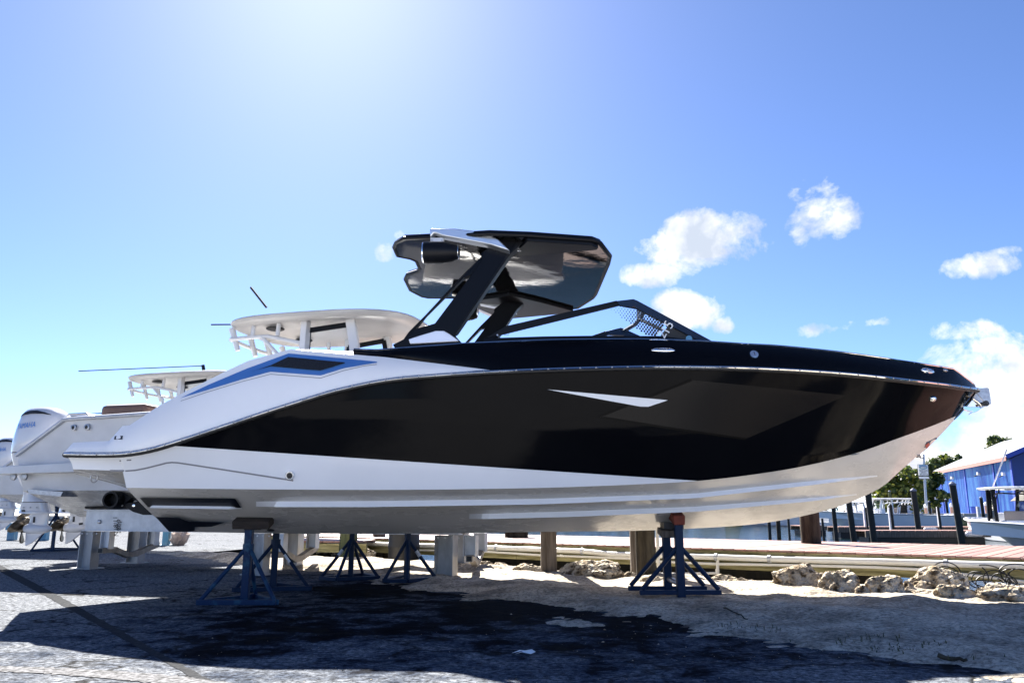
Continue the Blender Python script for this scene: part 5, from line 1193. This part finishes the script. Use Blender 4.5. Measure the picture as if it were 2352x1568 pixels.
MB().add([sp_(0, 0.1, QZ), sp_(0, GW, QZ), sp_(0, GW, EH), sp_(0, GW / 2, EH + RHh), sp_(0, .1, EH)], [(0, 1, 2, 3, 4)]).build('gable_wall', 'shaded_blue_wall', shed, smooth=False)
A = [sp_(-.6, -.5, EH - .05), sp_(WL + .6, -.5, EH - .05), sp_(WL + .6, GW / 2, EH + RHh), sp_(-.6, GW / 2, EH + RHh)]; MB().prism(A, [p + Vector((0, 0, .12)) for p in A]).build('roof', 'roof_grey', shed, smooth=False)
A = [sp_(-.6, GW + .5, EH - .05), sp_(WL + .6, GW + .5, EH - .05), sp_(WL + .6, GW / 2 + .02, EH + RHh), sp_(-.6, GW / 2 + .02, EH + RHh)]; MB().prism(A, [p + Vector((0, 0, .12)) for p in A]).build('roof', 'roof_grey', shed, smooth=False)
MB().bar(sp_(-.6, -.53, EH - .12), sp_(WL + .6, -.53, EH - .12), .08, .36).build('eave_board', 'red_trim', shed)
MB().bar(sp_(WL + .63, -.5, EH + .05), sp_(WL + .63, GW / 2, EH + RHh + .08), .06, .4).build('rake_board', 'blue_trim', shed)
for a in (WL * .10, WL * .47, WL * .82): MB().bar(sp_(a, -.04, QZ), sp_(a, -.04, EH - .3), .30, .12, up=wi).build('downpipe', 'blue_trim', shed)
MB().bar(sp_(WL - .1, -.03, QZ), sp_(WL - .1, -.03, EH - .2), .5, .1, up=wi).build('corner_trim', 'blue_trim', shed)
for a, z in ((WL * .06, 4.2), (WL * .30, 4.6), (WL * .66, 4.6), (WL * .93, 4.2)):
    MB().box(sp_(a, -.15, z), (.28, .28, .3)).build('wall_lamp', 'wall_white', shed, bevel=.03); MB().bar(sp_(a, -.1, z - .1), sp_(a, -.55, z - .25), .2, .08).build('lamp_hood', 'rubber', shed)
# ---- white house behind the trees
hs = empty('white_house', at(2180, 1180, 128)); hs.location.z = QZ; tag(hs, 'white house with pale ribbed metal hip roof behind the trees', 'building')
k = 128 / FD
eL, eR, rL, rR = -58 * k, 150 * k, -2 * k, 100 * k; ze, zr_ = at(2180, 1064, 128).z - QZ, at(2180, 1039.5, 134).z - QZ
MB().box(((eL + eR) / 2, 5, ze / 2), (eR - eL - 1, 11, ze)).build('wall', 'wall_white', hs)
F0, F1, Bk0, Bk1, R0_, R1_ = Vector((eL, -1, ze)), Vector((eR, -1, ze)), Vector((eL, 12, ze)), Vector((eR, 12, ze)), Vector((rL, 5, zr_)), Vector((rR, 5, zr_))
MB().add([F0, F1, Bk0, Bk1, R0_, R1_], [(0, 1, 5, 4), (2, 4, 5, 3), (0, 4, 2), (1, 3, 5)]).build('roof', 'roof_white', hs, smooth=False)
m = MB()
for i in range(46):
    x = eL + (eR - eL) * (i + .5) / 46
    t = min(1, (x - eL) / (rL - eL) if x < rL else ((eR - x) / (eR - rR) if x > rR else 1)); m.bar((x, -1, ze + .05), (x, -1 + 6 * t, ze + (zr_ - ze) * t + .05), .06, .12)
m.build('roof_rib', 'wall_white', hs, smooth=False)['kind'] = 'stuff'
wg = empty('white_house', at(2095, 1180, 120)); wg.location.z = QZ; tag(wg, 'low white roofed house partly hidden by the bow and the round tree', 'building')
ze2, zr2 = at(2095, 1078, 120).z - QZ, at(2095, 1050, 126).z - QZ
MB().box((0, 5, ze2 / 2), (9, 10, ze2)).build('wall', 'wall_white', wg)
MB().add([(-5, -.6, ze2), (5, -.6, ze2), (5, 11, ze2), (-5, 11, ze2), (-1, 5, zr2), (3.2, 5, zr2)], [(0, 1, 5, 4), (1, 2, 5), (2, 3, 4, 5), (3, 0, 4)]).build('roof', 'roof_white', wg, smooth=False)
# ---- trees
def tree(name, label, px, py, Y, w, h, seed, leaves=2600, light=.35, ls=.16, grp='trees beyond the quay'):
    rr = random.Random(seed); c = at(px, py, Y); k = Y / FD; W, H = w * k / 2, h * k / 2
    e = empty(name, (c.x, c.y, QZ)); tag(e, label, 'tree', grp); zc_ = c.z - QZ
    m = MB(); m.tube([(0, 0, 0), (W * .05, 0, zc_ * .5), (0, 0, zc_)], [W * .10 + .1, W * .07 + .07, W * .03 + .03], 8)
    cl = []
    for i in range(26):
        a, b, r = rr.uniform(0, 6.28), rr.uniform(-.75, 1), rr.uniform(.45, .95); q = Vector((math.cos(a) * math.sqrt(max(0, 1 - b * b)) * W * r, math.sin(a) * math.sqrt(max(0, 1 - b * b)) * W * .8 * r, zc_ + b * H * r)); cl.append((q, rr.uniform(.28, .46)))
        if i % 2 == 0: s_ = Vector((0, 0, zc_ * rr.uniform(.35, .7))); m.tube([s_, s_.lerp(q, .5) + Vector((0, 0, -.1)), q], [W * .03 + .04, W * .02 + .03, .015], 5)
    m.build('trunk', 'trunk', e)
    M = [MB(), MB()]
    for i in range(leaves):
        q, s_ = cl[rr.randrange(len(cl))]; rad = s_ * W * 1.1
        d = Vector((rr.gauss(0, 1), rr.gauss(0, 1), rr.gauss(0, 1))).normalized() * rad * rr.random() ** .4; d.z *= .8; p = q + d
        n = (d.normalized() + Vector((rr.gauss(0, .6), rr.gauss(0, .6), rr.gauss(.3, .6)))).normalized(); x = n.orthogonal().normalized(); x = Matrix.Rotation(rr.uniform(0, 6.28), 3, n) @ x; y = n.cross(x); z_ = ls * rr.uniform(.6, 1.3)
        M[1 if rr.random() < light else 0].add([p - x * z_ - y * z_ * .3, p - y * z_ * .75, p + x * z_ - y * z_ * .1, p + x * z_ * .4 + y * z_ * .7, p - x * z_ * .6 + y * z_ * .6], [(0, 1, 2, 3, 4)])
    M[0].build('crown', 'leaf_dark', e, smooth=False, fix=False)['kind'] = 'stuff'; M[1].build('crown', 'leaf_light', e, smooth=False, fix=False)['kind'] = 'stuff'
    return e
tree('broadleaf_tree', 'yellow green round tree beside the sign pole', 2070, 1122, 80, 120, 118, 1, 3400, .5, .20)
tree('broadleaf_tree', 'dark bushy tree between the sign pole and the blue shed', 2140, 1128, 84, 60, 120, 2, 2400, .15, .20)
tree('broadleaf_tree', 'tree rising in front of the ribbed roof of the white house', 2168, 1072, 108, 62, 52, 3, 1500, .4, .24)
tree('broadleaf_tree', 'sparse twiggy tree top against the ribbed white roof', 2203, 1057, 112, 22, 26, 6, 260, .1, .2)
tree('broadleaf_tree', 'dark tree top showing above the grey shed roof', 2296, 1028, 122, 62, 52, 4, 1700, .3, .26)
tree('broadleaf_tree', 'low yellowish tree behind the capped piling near the bow', 2025, 1140, 82, 60, 70, 5, 1500, .6, .2)
m = MB(); rr = random.Random(9)
for i in range(5200):
    x = rr.uniform(-30, 30); p = Vector((x, QY + 6 + rr.uniform(-1.5, 3), QZ + rr.random() ** .8 * (4.2 + 1.6 * noise.noise((x * .2, 0, 0))))); s_ = rr.uniform(.25, .5); a = Vector((rr.gauss(0, 1), rr.gauss(0, 1), rr.gauss(0, 1))).normalized() * s_; b = a.orthogonal().normalized() * s_ * .7
    m.add([p - a, p - b, p + a, p + b], [(0, 1, 2, 3)])
kind(tag(m.build('mangrove_thicket', 'leaf_dark', smooth=False, fix=False), 'dark green thicket along the far shore mirrored in the water', 'thicket'), 'stuff')
# ---- sign on its pole
sg = empty('sign_post', at(2128, 1178, 72)); sg.location.z = QZ; tag(sg, 'tall grey pole with a white boat sales sign and lamp arm', 'sign')
Ls = Vector(sg.location); S = lambda x, y, Y=72: at(x, y, Y) - Ls
MB().tube([(S(2128, 1175).x, 0, 0), S(2124, 1100), S(2121.5, 1043)], [.11, .10, .09], 10).build('pole', 'steel', sg)
MB().tube([S(2121, 1048), S(2118, 1052.5), S(2113, 1051), S(2110, 1047)], .07, 8).build('lamp_arm', 'steel', sg)
ellipsoid(MB(), S(2108.5, 1047), (Vector((1, 0, .5)).normalized(), Vector((0, 1, 0)), Vector((-.5, 0, 1)).normalized()), (.25, .18, .14)).build('lamp_head', 'rubber', sg)
def panel(name, mat, x0, y0, x1, y1, Y, th=.08, parent=sg):
    a, b, c, d = S(x0, y0, Y), S(x1, y0, Y), S(x1 + 1.5, y1, Y), S(x0 + 2.0, y1, Y); P = [a, b, c, d]; return MB().prism(P, [p + Vector((0, th, 0)) for p in P]).build(name, mat, parent, smooth=False)
panel('sign_frame', 'sign_dark', 2107.8, 1066, 2132.5, 1092.5, 71.9); panel('sign_board', 'sign_white', 2109, 1067.2, 2131.2, 1091.2, 71.8, .05)
panel('sign_frame', 'sign_dark', 2110, 1093.3, 2133.8, 1099.6, 71.9); panel('sign_board', 'sign_white', 2111, 1094, 2133, 1098.8, 71.8, .05)
k = 71.7 / FD
o = ellipsoid(MB(), S(2121, 1072.5, 71.72), (Vector((1, 0, 0)), Vector((0, 1, 0)), Vector((0, 0, 1))), (9.4 * k, .03, 4.6 * k)).build('oval_logo', 'sign_blue', sg)
ellipsoid(MB(), S(2121, 1072.2, 71.68), (Vector((1, 0, 0)), Vector((0, 1, 0)), Vector((0, 0, 1))), (7.2 * k, .03, 2.9 * k)).build('logo_band', 'cast_aluminium', o)
for t, y, s in (('BOAT SALES', 1080.4, 3.7), ('SERVICE', 1084.6, 3.7), ('HAPPY BOATING', 1088.6, 3.0)): text_on('sign_lettering', t, s * k * 1.25, 'sign_dark', sg, S(2121.3 + (y - 1080) * .08, y, 71.66), (1, 0, 0), (0, 0, 1), .72)
# ---- finger docks
def finger(label, x0, x1, y, z, wid, fend):
    a, b = atz(x0, y, z), atz(x1, y, z); b.y = a.y; e = empty('finger_dock', (a.x, a.y, 0)); tag(e, label, 'dock', 'finger docks across the water'); L_ = b.x - a.x; n = int(L_ / .3)
    bd = MB().box((0, wid / 2, z - .02), (.28, wid, .04)).build('board', 'deck_board', e)
    for i in range(n):
        o = bd if i == 0 else bd.copy()
        if i: col.objects.link(o); o.parent = e
        o.location = (.15 + i * .3, 0, 0)
    MB().box((L_ / 2, .04, z - .14), (L_, .08, .2)).build('fascia_plank', 'weathered_post', e); MB().box((L_ / 2, wid - .04, z - .14), (L_, .08, .2)).build('fascia_plank', 'weathered_post', e)
    MB().box((L_ / 2, wid / 2, z - .5), (L_ - .3, wid - .3, .5)).build('float', 'rubber', e)
    for f in fend: p = atz(f, y + 3.5, z - .1); MB().lathe((p.x - a.x - .3, -.12, z - .13), (1, 0, 0), [(0, .05), (.06, .1), (.55, .1), (.62, .05)], 10).build('fender', 'post_white', e)
finger('nearer floating finger dock with white bumper in the water', 1988, 2275, 1217.5, .13, 1.1, (2168,))
finger('farther floating finger dock alongside the moored white boat', 1925, 2262, 1209, .13, 1.3, (2092, 2190))
finger('dark low finger dock at the left of the moored boat bow', 1838, 1905, 1206, .1, 1.5, ())
# ---- pilings standing in the water
GP = 'pilings standing in the water'
for x0, x1, yt, yb, Y, cap, mt, lean, lab in (
    (1921, 1930, 1163, 1248, 24, False, 'pile_dark', .06, 'slim dark piling close to the moored boat bow'),
    (1963, 1975, 1140, 1248, 25, False, 'pile_dark', .16, 'leaning dark piling crossing the moored boat hull'),
    (2007, 2020, 1118, 1248, 26, False, 'pile_dark', .14, 'tall dark piling in front of the moored boat hardtop'),
    (2107, 2118, 1126, 1214, 33, True, 'pile_dark', .1, 'capped green black piling between the moored boat stern and sign'),
    (2210, 2223, 1112, 1256, 27, True, 'pile_dark', .18, 'tallest capped black piling in front of the blue shed'),
    (2046, 2051, 1128, 1185, 60, True, 'pile_green', .0, 'capped piling behind the moored boat hardtop'),
    (2176, 2181, 1147, 1186, 62, True, 'pile_dark', .05, 'short capped piling on the quay left of the tallest piling'),
    (2257, 2263, 1143, 1188, 60, True, 'pile_dark', .05, 'short capped piling on the quay beside the blue barrel'),
    (2160, 2165, 1164, 1213, 36, False, 'pile_dark', .05, 'thin black post in front of the moored boat outboard'),
    (1992, 1996, 1165, 1215, 36, False, 'pile_dark', .03, 'thin black post beside a white post near the moored boat'),
    (2052, 2058, 1159, 1226, 32, False, 'pile_dark', .05, 'black post rising beside the white post at the console'),
    (1892, 1897, 1190, 1248, 26, False, 'pile_dark', .02, 'thin dark piling under the moored boat bow'),
    (1766, 1773, 1180, 1246, 24, False, 'pile_dark', .0, 'dark piling showing below the black bow near the stout piling'),
    (1786, 1795, 1170, 1246, 24, False, 'pile_wood', .0, 'brown piling left of the stout dock piling'),
    (1812, 1817, 1170, 1246, 30, False, 'pile_dark', .0, 'thin far piling between brown piling and stout piling'),
    (2275, 2281, 1166, 1186, 58, False, 'pile_dark', .0, 'short black stub beside the pinkish capped post'),
    (2135, 2140, 1152, 1186, 62, True, 'pile_dark', .0, 'dark capped post beside the corner of the blue shed')):
    zt_ = at((x0 + x1) / 2, yt, Y).z
    piling('mooring_piling', x0, x1, yb, lab, mt, zt_, Y=Y, zfoot=-1.5, capped=cap, lean=-lean, grp=GP)
for x0, x1, yt, yb, Y, mt, lab in ((1986, 1991, 1168, 1209, 37, 'post_white', 'white square post at the moored boat midships'), (2045, 2050, 1166, 1218, 33, 'post_white', 'white square post in front of the moored boat console'),
    (2156, 2161, 1164, 1207, 42, 'post_white', 'white square post beside the moored boat outboard'), (2246, 2251, 1163, 1189, 66, 'post_white', 'white square post beside the blue barrel'), (1944, 1949, 1166, 1190, 66, 'post_white', 'white far post behind the moored boat bow'), (1955, 1960, 1162, 1190, 66, 'barrel_blue', 'blue topped far post behind the moored boat bow')):
    piling('marker_post', x0, x1, yb, lab, mt, at((x0 + x1) / 2, yt, Y).z, Y=Y, zfoot=-.6, square=True, grp='posts along the far docks')
for x0, x1, yt, yb, lab in ((2184, 2191, 1156, 1184, 'pinkish service post with white cap left of the tallest piling'), (2264, 2272, 1153, 1186, 'pinkish service post with white cap beside the black stub'), (2125, 2132, 1158, 1184, 'pinkish service post with white cap under the sign')):
    b = atz((x0 + x1) / 2, yb, QZ) if False else at((x0 + x1) / 2, yb, 72); e = empty('service_post', (b.x, b.y, QZ)); tag(e, lab, 'post', 'service posts on the quay'); r = (x1 - x0) / 2 * 72 / FD; h = at(x0, yt, 72).z - QZ
    MB().lathe((0, 0, 0), (0, 0, 1), [(0, r * .9), (h - .3, r * .9)], 12).build('post', 'post_pink', e); MB().lathe((0, 0, h - .3), (0, 0, 1), [(0, r * 1.1), (.22, r * 1.1), (.32, r * .5), (.34, .01)], 12).build('cap', 'wall_white', e)
b = at(2239, 1184, 71.5); e = empty('barrel', (b.x, b.y, QZ)); tag(e, 'bright blue plastic barrel on the quay by the shed wall', 'barrel'); r = 7.2 * 71.5 / FD; h = at(2239, 1162.5, 71.5).z - QZ
MB().lathe((0, 0, 0), (0, 0, 1), [(0, r * .82), (.1, r * .85), (h - .12, r), (h - .1, r * 1.06), (h, r * 1.06), (h, r * .9), (h - .2, r * .85)], 18).build('barrel_body', 'barrel_blue', e)
# ---- thatched roof at the right
b = at(2466, 1190, 50); e = empty('thatched_hut', (b.x, b.y, QZ)); tag(e, 'brown thatched hut roof at the right of the shed', 'hut')
rg = []
for t in range(7): rg.append([Vector((math.cos(a * math.pi / 12) * (3.2 - .48 * t) * (1 + .03 * noise.noise((a, t, 0))), math.sin(a * math.pi / 12) * (3.2 - .48 * t), 1.0 + t * .40)) for a in range(24)])
MB().rings(rg).build('thatch_roof', 'thatch', e)
for a in range(4): MB().lathe((2.2 * math.cos(a * 1.57 + .8), 2.2 * math.sin(a * 1.57 + .8), 0), (0, 0, 1), [(0, .1), (1.2, .1)], 8).build('hut_post', 'pile_wood', e)
# ---- boats afloat
st = at(2172, 1205, 56); console_boat('moored_boat', 'long white centre console boat moored beyond the finger docks', (st.x, st.y, 0), R(181), L=8.7, B=2.6, zk=-1.0, zch=-.35, zs=.55, zb=.82, hm='moored_white', cut=False, motors=2, ttop=(2.3, 5.6, 1.62, 1.0), mz=-1.35, msc=.98)
bw_ = at(2227, 1197, 28); yaw = math.atan2(3.4, -6.4); bx_ = Vector((bw_.x, bw_.y, 0)) - Vector((math.cos(yaw), math.sin(yaw), 0)) * 7.0
rb_ = console_boat('moored_boat', 'white open boat with tan bow seat moored close to the dock', (bx_.x, bx_.y, 0), yaw, L=7.0, B=2.5, zk=-1.0, zch=-.4, zs=.16, zb=.50, hm='moored_white', cut=False, motors=0, ttop=None)
p = at(2388, 1190, 31.5); rc_ = console_boat('moored_boat', 'white boat with dark posted hardtop and slanted white aerial by the shed', (p.x, p.y, 0), R(82), L=6.5, B=2.3, zk=-.9, zch=-.35, zs=.3, zb=.55, hm='moored_white', cut=False, motors=0, ttop=(.9, 3.7, 1.72, .95), dark=True, rods=False)
MB().tube([(1.9, .75, 1.8), (1.5, .2, 3.3)], .03, 6).build('aerial', 'post_white', rc_)
A = [Vector((5.15, -.45 + .9 * i / 8, .25 + .42 * math.sin(math.pi * i / 8) ** .5)) for i in range(9)]; MB().prism(A, [p + Vector((-.12, 0, 0)) for p in A]).build('bow_seat', 'tan_seat', rb_, bevel=.03)
ellipsoid(MB(), Vector((4.3, 1.16, .12)), (Vector((1, 0, 0)), Vector((0, 0, 1)), Vector((0, 1, 0))), (.14, .11, .03)).build('round_emblem', 'blue_trim', rb_)
for k, (x, y, Y, rz, lab) in enumerate(((1975, 1188, 66, 10, 'white boat partly hidden behind the leaning dark piling'), (1925, 1190, 67, 170, 'small white boat far behind the moored boat bow'))):
    p = at(x, y, Y); console_boat('moored_boat', lab, (p.x - 3, p.y, 0), R(rz), L=6.0, B=2.2, zk=-.8, zch=-.3, zs=.4, zb=.7, hm='moored_white', cut=False, motors=0, ttop=(1.8, 3.8, 1.5, .9), rods=False)
